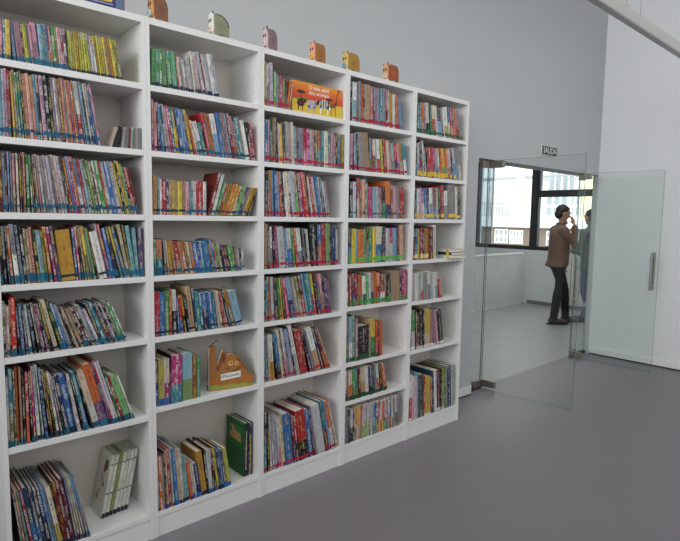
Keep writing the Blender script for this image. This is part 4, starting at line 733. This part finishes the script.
# three books lying flat at the end of the fifth shelf row
z = 1.2565
for i, (tk, c, lab, w_, dd) in enumerate(((.021, (214, 214, 208), 'white book lying flat, bottom of the three-book pile on rightmost bookcase', .158, .125), (.021, (34, 58, 50), 'dark green book lying flat, middle of the three-book pile on rightmost bookcase', .160, .125),
                                     (.021, (206, 206, 202), 'white book lying flat, top of the three-book pile on rightmost bookcase', .156, .122))):
    o = empty('book'); tag(o, lab, 'book', 'pile of books lying flat')
    o.location = (2.797+.002*i, -.034+.003*i, z+.0003); o.rotation_euler = (0, 0, R(-5+2*i))
    b = BookMesh(); b.box(0, .0016, 0, dd, 0, tk, c); b.box(.0016, w_, 0, dd, 0, .002, c); b.box(.0016, w_, 0, dd, tk-.002, tk, c); b.build('cover', [COVER], o)
    b = BookMesh(); b.box(.0018, w_-.004, .003, dd-.003, .0022, tk-.0022, (206, 204, 196)); b.build('pages', [PAGES], o)
    b = BookMesh(); b.box(-.0008, -.0001, .02, .045, .0005, tk-.0005, [(212, 196, 60), (212, 200, 60), (218, 140, 70)][i]); b.build('spine_label', [COVER], o)
    z += tk+.0006

# the wide safari picture book, cover out
SX0, SX1, SZ, SH, SY = 1.412, 1.776, 2.1066, .168, .022
o = empty('picture_book', (SX0, SY, SZ), label='wide orange and yellow safari picture book, cover facing out on the top shelf', cat='picture book')
w = SX1-SX0
PB = {n: mat('safari '+n, c, .4) for n, c in dict(orange=(226, 138, 44), red=(208, 74, 40), yellow=(214, 184, 54), green=(70, 146, 66), darkbrown=(82, 40, 26), grey=(178, 172, 180), brown=(170, 96, 50)).items()}
# the cover board is printed in soft horizontal bands
B = MB(); nb = 14
ramp = []
for k in range(nb):
    f = k/(nb-1)
    a, b_ = (226, 146, 46), (206, 62, 40)
    mm = mat('sunset band', tuple(a[i]+(b_[i]-a[i])*f for i in range(3)), .4); ramp.append(mm)
for k in range(nb):
    z1 = SH-.002-(SH*.56)*k/nb; z0 = SH-.002-(SH*.56)*(k+1)/nb
    B.box(0, w, 0, .0025, z0, z1, k)
B.box(0, w, 0, .0025, .002, SH-.002-SH*.56, nb)
B.build('cover', ramp+[PB['yellow']], o, fix=False)
bx('pages', .002, w-.002, .0027, .02, .004, SH-.004, PAGES, o); bx('back_cover', 0, w, .0202, .0225, .002, SH-.002, PB['orange'], o)
def big(p, cx): return [(cx+(x-cx)*1.22, .010+(z-.012)*1.3) for x, z in p] if cx else p
def flat(name, polys, m, cx=None):
    b = MB()
    for p in [big(q_, cx) for q_ in polys]: b.prism(p, -.0007, -.0001, 'y', 0)
    return b.build(name, m, o)
def ell(cx, cz, rx, rz, n=16, a=0.): return [(cx+rx*math.cos(t)*math.cos(a)-rz*math.sin(t)*math.sin(a), cz+rx*math.cos(t)*math.sin(a)+rz*math.sin(t)*math.cos(a)) for t in [2*math.pi*k/n for k in range(n)]]
def rect(x0, x1, z0, z1): return [(x0, z0), (x1, z0), (x1, z1), (x0, z1)]
flat('acacia', [ell(.06, .112, .03, .010), rect(.056, .06, .075, .11), ell(.262, .098, .026, .007), rect(.26, .2635, .07, .095)], PB['darkbrown'])
flat('bush', [ell(.05, .073, .03, .007), ell(.085, .076, .03, .005)], PB['green'])
flat('brown_animal', [ell(.058, .045, .022, .015), rect(.042, .048, .014, .04), rect(.064, .07, .014, .04), ell(.083, .055, .009, .008)], PB['darkbrown'], .058)
flat('grey_animal', [ell(.135, .045, .028, .019), rect(.114, .123, .012, .04), rect(.148, .156, .012, .04), ell(.165, .055, .012, .012)], PB['grey'], .135)
flat('zebra_body', [ell(.226, .054, .032, .020), rect(.2, .207, .012, .05), rect(.244, .25, .012, .05), ell(.26, .046, .012, .009, a=-.7)], M['white'], .226)
st = []
for k in range(6): st.append([(.199+.01*k, .038), (.204+.01*k, .036), (.203+.01*k, .071), (.197+.01*k, .072)])
b = MB()
for p in st: b.prism(big(p, .226), -.0012, -.0008, 'y', 0)
b.prism(big(ell(.17, .057, .008, .010), .135), -.0012, -.0008, 'y', 0); b.build('zebra_stripe', M['blackprint'], o)
flat('giraffe', [ell(.296, .060, .024, .014, a=.35), [(.306, .062), (.318, .066), (.328, .118), (.322, .12)], ell(.330, .122, .011, .006, a=-.3), rect(.28, .285, .012, .05), rect(.306, .311, .012, .055)], PB['brown'], .306)
b = MB()
for (cx, cz) in ((.285, .058), (.294, .064), (.303, .060), (.298, .054), (.313, .078), (.317, .094), (.321, .110), (.325, .126), (.31, .068)): b.prism(big(ell(cx, cz, .0036, .0036, 7), .306), -.0012, -.0008, 'y', 0)
b.build('giraffe_spot', PB['darkbrown'], o)
text('title', 'O meu safari', .036, M['white'], (.185, -.0004, .144), (R(90), 0, 0), o, width=.145, shear=.15)
text('title', 'dos animais', .032, M['white'], (.186, -.0004, .116), (R(90), 0, 0), o, width=.145, shear=.15)

# dinosaur-shaped board book
ang = R(-12)
o = empty('board_book', (.921, .056, .6375), ang, label='brown dinosaur-shaped board book with a black and white title plate', cat='board book')
prof = [(0, 0), (.232, 0), (.240, .03), (.238, .06), (.222, .072), (.205, .09), (.190, .118), (.172, .148), (.150, .172), (.128, .186), (.108, .184), (.096, .18), (.090, .198), (.076, .206), (.064, .196), (.058, .17), (.050, .15), (.042, .142), (.036, .15), (.036, .19), (.040, .222), (.036, .232), (0, .230)]
DM = {n: mat('dinosaur '+n, c, .45) for n, c in dict(body=(160, 106, 52), dark=(112, 64, 38), light=(224, 176, 120), grass=(150, 150, 60), orange=(184, 104, 44), blue=(92, 156, 164), spine=(200, 196, 186)).items()}
D = .024
b = MB(); b.prism(prof, 0, .003, 'y'); b.build('cover', DM['body'], o)
b = MB(); b.prism([(x*.985+.001, z*.99) for x, z in prof], .0031, D-.003, 'y'); b.build('pages', PAGES, o)
b = MB(); b.prism(prof, D-.0029, D, 'y'); b.build('back_cover', DM['dark'], o)
b = MB(); b.box(-.002, -.0001, .0, D, 0, .229); b.build('spine', DM['spine'], o)
b = MB(); b.box(-.0026, -.0021, .001, D-.001, .06, .115); b.build('spine_patch', DM['blue'], o)
b = MB(); b.box(-.0026, -.0021, .0, D, .0006, .03); b.build('spine_label', mat('blue tape', (40, 96, 150), .5), o)
def onf(name, polys, m, y0=-.0008, y1=-.0001):
    b = MB()
    for p in polys: b.prism(p, y0, y1, 'y', 0)
    return b.build(name, m, o)
onf('printed_outline', [[(.034, .118), (.05, .1), (.064, .14), (.07, .175), (.064, .176), (.054, .135), (.048, .12), (.04, .128)], ell(.077, .170, .010, .028), ell(.10, .11, .012, .004, a=.6), ell(.15, .10, .03, .004, a=.5), ell(.14, .09, .02, .003, a=-.4),
    [(.142, .160), (.165, .136), (.19, .1), (.214, .07), (.218, .074), (.192, .108), (.166, .146), (.146, .166)]], DM['dark'])
onf('printed_spiral', [ell(.115, .135, .014, .013), ell(.147, .132, .011, .012)], DM['light'])
onf('printed_ring', [ell(.117, .137, .008, .007), ell(.148, .133, .006, .007)], DM['body'], -.0014, -.0009)
onf('printed_grass', [[(.002, .004), (.23, .004), (.23, .02), (.2, .03), (.16, .018), (.12, .03), (.08, .02), (.04, .03), (.002, .03)]], DM['grass'])
onf('printed_leaf', [ell(.19, .045, .018, .013), ell(.03, .05, .018, .012, a=.5), ell(.12, .04, .016, .008), ell(.215, .03, .012, .014)], DM['orange'])
onf('eye', [ell(.018, .212, .004, .004)], M['blackprint'])
onf('title_plate', [[(.062, .050), (.168, .058), (.168, .090), (.062, .082)]], M['white'], -.0016, -.0009)
text('title', 'ESTEGOSAURIO', .022, M['blackprint'], (.115, -.0018, .070), (R(90), R(-4), 0), o, width=.098)
b = MB(); b.tube([(.006, .01, .229), (.02, .006, .245), (.045, -.004, .265)], .0022, 6); b.build('ribbon', M['blackprint'], o)

# little animal board books and a boxed picture book on top of the bookcases
ZT = TOP
def animal(x, y, w, h, th, rz, body, face, cheek, muzzle, label, ears, dark=(60, 40, 34), legs=True, hump=.5, back=None):
    o = empty('animal_board_book', (x, y, ZT+.0004), rz, label=label, cat='board book', group='animal board books on top of the bookcases')
    def prof(k, n=12):
        pts = [(0, .014)] if legs else [(0, 0)]
        pts = [(0, 0), (w*.26, 0), (w*.32, .012), (w*.6, .012), (w*.66, 0), (w, 0)] if legs else [(0, 0), (w, 0)]
        for i in range(n+1):
            a = math.pi/2*i/n
            pts.append((w*(1-hump)+w*hump*math.cos(a), h*.45+h*.5*math.sin(a)))
        pts += [(w*.12, h*.97), (0, h*.93)]
        return [(px*k+(1-k)*w/2, pz*k) for px, pz in pts]
    bm_ = mat('animal body', body, .45); fm = mat('animal face', face, .45); cm_ = mat('animal marking', tuple((a+b)/2 for a, b in zip(cheek, body)), .45); mm = mat('animal muzzle', muzzle, .45); dm = mat('animal dark print', dark, .45)
    b = MB(); b.prism(prof(1), 0, .004, 'y'); b.build('cover', bm_, o)
    b = MB(); b.prism(prof(.97), .0041, th-.004, 'y'); b.build('pages', PAGES, o)
    b = MB(); b.prism(prof(1), th-.0039, th, 'y'); b.build('back_cover', mat('animal back', back or body, .45), o)
    # the head fills the narrow end, looking out along the row
    f = MB()
    hp = [(.004, h*.16), (th-.004, h*.16), (th-.001, h*.34), (th-.006, h*.62), (th-.002, h*.9), (th*.72, h), (th*.28, h), (.002, h*.9), (.006, h*.62), (.001, h*.34)]
    f.prism(hp, -.012, -.0005, 'x'); hd = f.build('head', fm, o, bevel=.002)
    q = MB(); q.prism([(th/2+th*.38*math.cos(t), h*.30+h*.13*math.sin(t)) for t in [k*math.pi/8 for k in range(16)]], -.018, -.0121, 'x'); q.build('muzzle', mm, hd, bevel=.0015)
    for sy in (-1, 1):
        q = MB(); q.ball((-.0125, th/2+sy*th*.2, h*.66), (.003, .006, .008), 10, 6); q.build('eye', M['blackprint'], hd, smooth=True)
        if ears:
            q = MB(); q.ball((-.006, th/2+sy*th*.36, h*.98), (.005, .009, ears), 10, 6); q.build('ear', cm_, hd, smooth=True)
    q = MB(); q.prism([(th/2-.008, h*.33), (th/2+.008, h*.33), (th/2, h*.27)], -.0195, -.0181, 'x'); q.build('nose', dm, hd)
    # printed markings on the flank and a darker outline along the back
    mk = MB(); mk.prism(ell(w*.5, h*.45, w*.26, h*.2), -.0006, -.0001, 'y'); mk.build('printed_marking', cm_, o)
    ol = MB(); outer = []; inner = []
    for i in range(11):
        a = math.pi/2*i/10
        outer.append((w*(1-hump)+w*hump*math.cos(a)-.0006, h*.45+h*.5*math.sin(a)-.0006)); inner.append((w*(1-hump)+w*hump*math.cos(a)*.88, h*.45+h*.5*math.sin(a)*.9))
    ol.prism(outer+inner[::-1], -.0006, -.0001, 'y'); ol.build('printed_outline', dm, o)
    return o
AB = 'animal-shaped board book standing on top of '
animal(.649, .012, .060, .107, .062, R(-4), (124, 76, 42), (206, 146, 84), (104, 62, 38), (190, 214, 220), 'brown horse-like '+AB+'the second bookcase, at its near end', .010, dark=(60, 36, 24))
animal(.943, .012, .076, .107, .05, R(-4), (132, 134, 108), (228, 224, 218), (108, 128, 98), (224, 200, 190), 'olive grey and white '+AB+'the second bookcase', .008, dark=(84, 56, 52), hump=.8, back=(150, 160, 156))
animal(1.252, .012, .052, .107, .045, R(-4), (124, 100, 106), (206, 182, 186), (106, 80, 88), (220, 200, 202), 'dusty pink dark-eared '+AB+'the middle bookcase', .014, dark=(60, 46, 50), hump=.6)
animal(1.565, .012, .066, .105, .05, R(-4), (156, 102, 44), (228, 160, 136), (130, 84, 38), (216, 186, 70), 'golden brown pink-faced '+AB+'the middle bookcase', .010, dark=(80, 46, 30), hump=.3)
animal(1.813, .012, .082, .105, .05, R(-4), (164, 124, 50), (214, 184, 104), (140, 96, 50), (136, 176, 200), 'yellow and pale blue '+AB+'the case joint', .010, dark=(96, 104, 108), hump=.35)
animal(2.154, .012, .084, .105, .05, R(-4), (150, 74, 32), (216, 164, 116), (178, 100, 40), (224, 208, 196), 'rusty orange '+AB+'the fourth bookcase', .012, dark=(84, 44, 28), hump=.3)

o = empty('picture_book', (.345, .02, ZT+.0004), R(-3), label='navy picture book with yellow cover picture standing on top of the leftmost bookcase', cat='picture book')
bx('cover', 0, .17, 0, .003, 0, .23, mat('navy print', (34, 34, 92), .4), o); bx('pages', .002, .168, .0031, .02, .003, .227, PAGES, o); bx('back_cover', 0, .17, .0201, .023, 0, .23, mat('slate print', (96, 108, 130), .4), o)
bx('spine', .1701, .173, 0, .023, 0, .23, mat('salmon print', (170, 120, 104), .4), o)
onf('cover_picture', [[(.03, .03), (.07, .022), (.12, .024), (.13, .06), (.12, .12), (.06, .13), (.03, .09)]], mat('yellow picture', (214, 186, 70), .4))
onf('cover_panel', [rect(.135, .168, .004, .21)], mat('slate panel', (84, 106, 136), .4))
onf('cover_line', [rect(.01, .125, .012, .017)], mat('lilac print', (150, 150, 190), .4))

# ------------------------------------------------------------------ people in the hall
def bake(o, voxel, smooth=8, sub=True):
    md = o.modifiers.new('r', 'REMESH'); md.mode = 'VOXEL'; md.voxel_size = voxel; md.use_smooth_shade = True
    s = o.modifiers.new('s', 'SMOOTH'); s.factor = .5; s.iterations = smooth
    bpy.context.view_layer.update()
    me = bpy.data.meshes.new_from_object(o.evaluated_get(bpy.context.evaluated_depsgraph_get()))
    mats = list(o.data.materials)
    o.modifiers.clear(); o.data = me
    if not me.materials:
        for m in mats: me.materials.append(m)
    me.polygons.foreach_set('use_smooth', [True]*len(me.polygons))
    return o
def limb(b, pts, rs, n=14):
    """tapered limb with a rounded joint at every point"""
    b.tube(pts, rs, n)
    for p, r in zip(pts, rs):
        rr_ = r if isinstance(r, tuple) else (r, r)
        b.ball(p, (max(rr_)*.98,)*3 if abs(rr_[0]-rr_[1]) < .02 else (min(rr_),)*3, 12, 8)
def rings(b, secs, n=20):
    """torso-like loft: (z, cx, cy, rx, ry)"""
    base = len(b.v)
    for z, cx, cy, rx, ry in secs:
        for k in range(n):
            t = 2*math.pi*k/n; b.v.append((cx+rx*math.cos(t), cy+ry*math.sin(t), z))
    for i in range(len(secs)-1):
        for k in range(n):
            k2 = (k+1) % n; b.f.append((base+i*n+k, base+i*n+k2, base+(i+1)*n+k2, base+(i+1)*n+k)); b.m.append(0)
    b.f.append(tuple(base+k for k in range(n-1, -1, -1))); b.m.append(0)
    e = base+(len(secs)-1)*n; b.f.append(tuple(e+k for k in range(n))); b.m.append(0)

def hand(b, wrist, fwd, side, nrm, s=1., curl=.5):
    """palm with four curled fingers and a thumb; fwd along the fingers, side toward the thumb, nrm out of the palm"""
    wrist, fwd, side, nrm = Vector(wrist), Vector(fwd).normalized(), Vector(side).normalized(), Vector(nrm).normalized()
    b.tube([wrist-fwd*.02, wrist+fwd*.03*s, wrist+fwd*.09*s], [(.022, .016), (.034, .015), (.036, .013)], 10)
    for k, ln in enumerate((.075, .082, .076, .06)):
        p = wrist+fwd*.085*s+side*(.030-.020*k)*s; pts = [p-fwd*.02]; d = fwd.copy(); rs = [.0095]
        for j in range(3):
            d = (d+nrm*curl*.45).normalized(); p = p+d*ln/3*s; pts.append(p); rs.append(.0092-.0012*j)
        b.tube(pts, rs, 8); b.ball(pts[-1], .007, 8, 6)
    p = wrist+fwd*.025*s+side*.03*s
    b.tube([p-side*.012, p+side*.024*s+fwd*.022*s, p+side*.034*s+fwd*.048*s+nrm*.012], [.012, .0105, .008], 8)

def person(loc, rz, label, skin, hairc, coat, coat_label, inner, trousers, shoe, pose):
    o = empty('person', loc, rz, label=label, cat='person')
    ms = mat('skin', skin, .55); mh = mat('hair', hairc, .6); mc = mat('coat cloth', coat, .85, bump=.2, bscale=260, var=.06, vscale=12); mi = mat('shirt cloth', inner, .8); mt = mat('trouser cloth', trousers, .85); mo = mat('shoe leather', shoe, .5)
    P = pose
    hx, hz = P['head']
    # body: one continuous figure
    b = MB()
    rings(b, [(.84, 0, 0, .10, .15), (.92, 0, 0, .115, .165), (1.02, .005, 0, .10, .145), (1.12, .012, 0, .105, .150), (1.25, .015, 0, .112, .165), (1.36, .01, 0, .10, .175), (1.44, .012, 0, .07, .13), (1.49, .02, 0, .05, .06)])
    limb(b, [(.022, 0, 1.45), (hx*.6+.01, 0, hz-.14), (hx-.012, 0, hz-.07)], [.058, .056, .055])
    tl = P['tilt']; H = Matrix.Rotation(tl, 4, 'Y')
    def hp(x, y, z): v = H @ Vector((x, y, z)); return (hx+v.x, v.y, hz+v.z)
    for (x, y, z, r) in ((0, 0, .02, (.098, .076, .105)), (.03, 0, -.055, (.062, .056, .065)), (.065, 0, -.088, (.026, .026, .020)), (.09, 0, .03, (.016, .05, .03))):
        b.ball(hp(x, y, z), r, 18, 12, X=H)
    b.tube([hp(.088, 0, .012), hp(.106, 0, -.012), hp(.112, 0, -.028), hp(.09, 0, -.036)], [(.010, .009), (.013, .011), (.016, .013), (.013, .008)], 10)
    for sy in (-1, 1): b.ball(hp(-.008, sy*.079, -.008), (.021, .010, .032), 10, 8, X=H)
    for k in ('armR', 'armL'):
        sh, el, wr = P[k]; limb(b, [sh, el, wr], [.052, .042, .028])
        hf, hs, hn, cu = P[k+'h']; hand(b, wr, hf, hs, hn, 1., cu)
    for k in ('legR', 'legL'):
        hpj, kn, an = P[k]; limb(b, [hpj, kn, an], [.083, .056, .042])
        b.tube([(an[0]-.03, an[1], .05), (an[0]+.1, an[1], .035), (an[0]+.18, an[1], .03)], [(.036, .03), (.038, .025), (.028, .018)], 10)
    bake(b.build('body', ms, o, fix=False), .0085, 4)
    # face details and hair
    for sy in (-1, 1):
        q = MB(); q.ball(hp(.0885, sy*.031, .012), (.008, .012, .009), 10, 8); e_ = q.build('eye', mat('eye white', (226, 222, 216), .3), o, smooth=True)
        q = MB(); q.ball(hp(.0945, sy*.031, .012), (.004, .006, .006), 8, 6); q.build('iris', M['blackprint'], e_, smooth=True)
        q = MB(); q.tube([hp(.1, sy*.016, .034), hp(.1, sy*.032, .038), hp(.088, sy*.05, .033)], .0042, 6); q.build('eyebrow', mh, o)
    q = MB(); q.tube([hp(.083, -.022, -.062), hp(.092, 0, -.060), hp(.083, .022, -.062)], [.0035, .005, .0035], 6); q.build('mouth', mat('lips', (160, 92, 84), .5), o, smooth=True)
    q = MB(); q.ball(hp(-.022, 0, .046), (.094, .086, .090), 22, 14, X=H)
    q.ball(hp(-.05, 0, -.01), (.064, .078, .085), 16, 10, X=H); q.ball(hp(.028, 0, .092), (.05, .058, .024), 14, 8, X=H)
    bake(q.build('hair', mh, o, fix=False), .009, 4)
    # clothes follow the body
    q = MB()
    hem = P['hem']
    rings(q, [(hem, P.get('hemx', 0), 0, .150, .205), (hem+.1, 0, 0, .146, .2), (1.05, .0, 0, .138, .188), (1.2, .004, 0, .142, .196), (1.33, 0, 0, .132, .206), (1.41, .002, 0, .105, .185), (1.455, .008, 0, .078, .12), (1.50, .016, 0, .07, .078)])
    for k in ('armR', 'armL'):
        sh, el, wr = [Vector(v) for v in P[k]]; wr2 = el+(wr-el)*.9
        limb(q, [tuple(sh), tuple(el), tuple(wr2)], [.078, .062, .050])
    jk = bake(q.build('jacket', mc, o, fix=False), .011, 5)
    q = MB(); q.tube([(.03+.07*math.cos(t), .076*math.sin(t), 1.505+.012*math.cos(t)) for t in [k*math.pi/8 for k in range(-7, 8)]], [(.012, .022)]*15, 8); q.build('collar', mc, jk, smooth=True)
    q = MB(); q.tube([(.150, -.012, hem+.03), (.149, -.012, 1.1), (.152, -.01, 1.22), (.137, -.006, 1.36), (.09, 0, 1.46)], [(.036, .008)]*5, 8); q.build('shirt_front', mi, o, smooth=True)
    for z in (1.2, 1.06, .95):
        q = MB(); q.ball((.148, -.075, z), (.006, .008, .008), 8, 6); q.build('button', M['pages'], jk, smooth=True)
    q = MB()
    rings(q, [(.84, 0, 0, .118, .165), (.93, 0, 0, .126, .175), (1.0, 0, 0, .118, .16)])
    for k in ('legR', 'legL'):
        hpj, kn, an = P[k]; limb(q, [hpj, kn, (an[0], an[1], .075)], [.098, .068, .056])
    bake(q.build('trousers', mt, o, fix=False), .011, 4)
    for k in ('legR', 'legL'):
        an = P[k][2]; q = MB()
        q.tube([(an[0]-.065, an[1], .048), (an[0]-.02, an[1], .055), (an[0]+.08, an[1], .046), (an[0]+.17, an[1], .036), (an[0]+.215, an[1], .028)], [(.036, .038), (.045, .05), (.05, .042), (.046, .032), (.026, .022)], 14)
        q.ball((an[0], an[1], .075), (.056, .05, .045), 12, 8)
        s = bake(q.build('shoe', mo, o, fix=False), .008, 3)
        z = MB(); z.prism([(an[0]-.098, an[1]-.03), (an[0]-.075, an[1]-.045), (an[0]+.06, an[1]-.05), (an[0]+.17, an[1]-.046), (an[0]+.232, an[1]-.014), (an[0]+.232, an[1]+.014), (an[0]+.17, an[1]+.046), (an[0]+.06, an[1]+.05), (an[0]-.075, an[1]+.045), (an[0]-.098, an[1]+.03)], .0005, .016, 'z'); z.build('sole', M['blackprint'], s)
    return o
RZ = math.atan2(-.667, .745)
person((7.445, 1.46, 0), RZ, 'man in a brown jacket and dark trousers raising a hand to his face', (196, 146, 122), (36, 30, 28), (118, 92, 76), 'brown', (216, 204, 190), (36, 35, 38), (78, 62, 54),
       dict(head=(.035, 1.65), tilt=R(16), hem=.86, hemx=-.03,
            armR=((-.015, -.185, 1.40), (.14, -.235, 1.20), (.165, -.13, 1.47)), armRh=((-.2, .25, 1), (-.3, .9, .1), (-.9, -.3, 0), .45),
            armL=((0, .185, 1.40), (.03, .235, 1.11), (.15, .2, .9)), armLh=((.3, 0, -1), (.9, -.2, .3), (-.1, -1, 0), .5),
            legR=((-.02, -.09, .88), (-.015, -.095, .47), (-.06, -.09, .09)), legL=((.02, .09, .88), (.16, .095, .49), (.20, .095, .09))))
person((8.0, 1.19, 0), R(72), 'person in a grey coat, mostly hidden by the doorway edge beside the man', (198, 152, 130), (44, 34, 30), (104, 112, 112), 'grey', (40, 38, 42), (92, 112, 132), (64, 60, 60),
       dict(head=(.07, 1.60), tilt=R(6), hem=.80,
            armR=((0, -.185, 1.36), (.04, -.235, 1.08), (.18, -.16, 1.0)), armRh=((1, .2, 0), (0, .3, 1), (-.2, .3, -1), .5),
            armL=((0, .185, 1.36), (.03, .235, 1.08), (.2, .17, 1.08)), armLh=((1, -.2, .1), (0, -.2, 1), (0, -1, 0), .5),
            legR=((0, -.09, .88), (.01, -.095, .47), (-.03, -.09, .09)), legL=((0, .09, .88), (.03, .095, .47), (.02, .095, .09))))

# ------------------------------------------------------------------ light: daylight lamps in the unseen windows, added fills overhead, bright sky outside
W = bpy.data.worlds.new('sky'); S.world = W; W.use_nodes = True
bg = W.node_tree.nodes['Background']; bg.inputs['Color'].default_value = (.93, .97, 1., 1); bg.inputs['Strength'].default_value = 3.8
def area_light(name, loc, rot, sx, sy, power, c=(1, 1, 1)):
    l = bpy.data.lights.new(name, 'AREA'); l.shape = 'RECTANGLE'; l.size = sx; l.size_y = sy; l.energy = power; l.color = c
    o = bpy.data.objects.new(name, l); COL.objects.link(o); o.location = loc; o.rotation_euler = rot; return o
PL, PF = 64, 20
for (a0, a1, z0, z1) in WL: area_light('daylight', (XL+.02, (a0+a1)/2, (z0+z1)/2), (0, R(-90), 0), z1-z0, a1-a0, PL, (1, 1, 1)).data.spread = R(95)
for (a0, a1, z0, z1) in WF: area_light('daylight', ((a0+a1)/2, YF+.02, (z0+z1)/2), (R(90), 0, 0), a1-a0, z1-z0, PF, (1, 1, 1))
# added fill lamp under the hall ceiling, with no opening behind it
area_light('hall_fill', (6.4, 1.5, ZC-.05), (R(28), 0, 0), 3.6, 1.2, 115, (.98, .99, 1))
# added overhead fill below the closed ceiling, aimed at the bookcases
rl = area_light('added_top_fill', (1.7, -2.0, ZC-.08), (R(41), 0, 0), 7.4, .7, 22, (1, 1, .995)); rl.data.spread = R(75)
S.view_settings.view_transform = 'Standard'; S.view_settings.look = 'None'; S.view_settings.gamma = 1; S.view_settings.exposure = 0
S.view_settings.use_curve_mapping = False
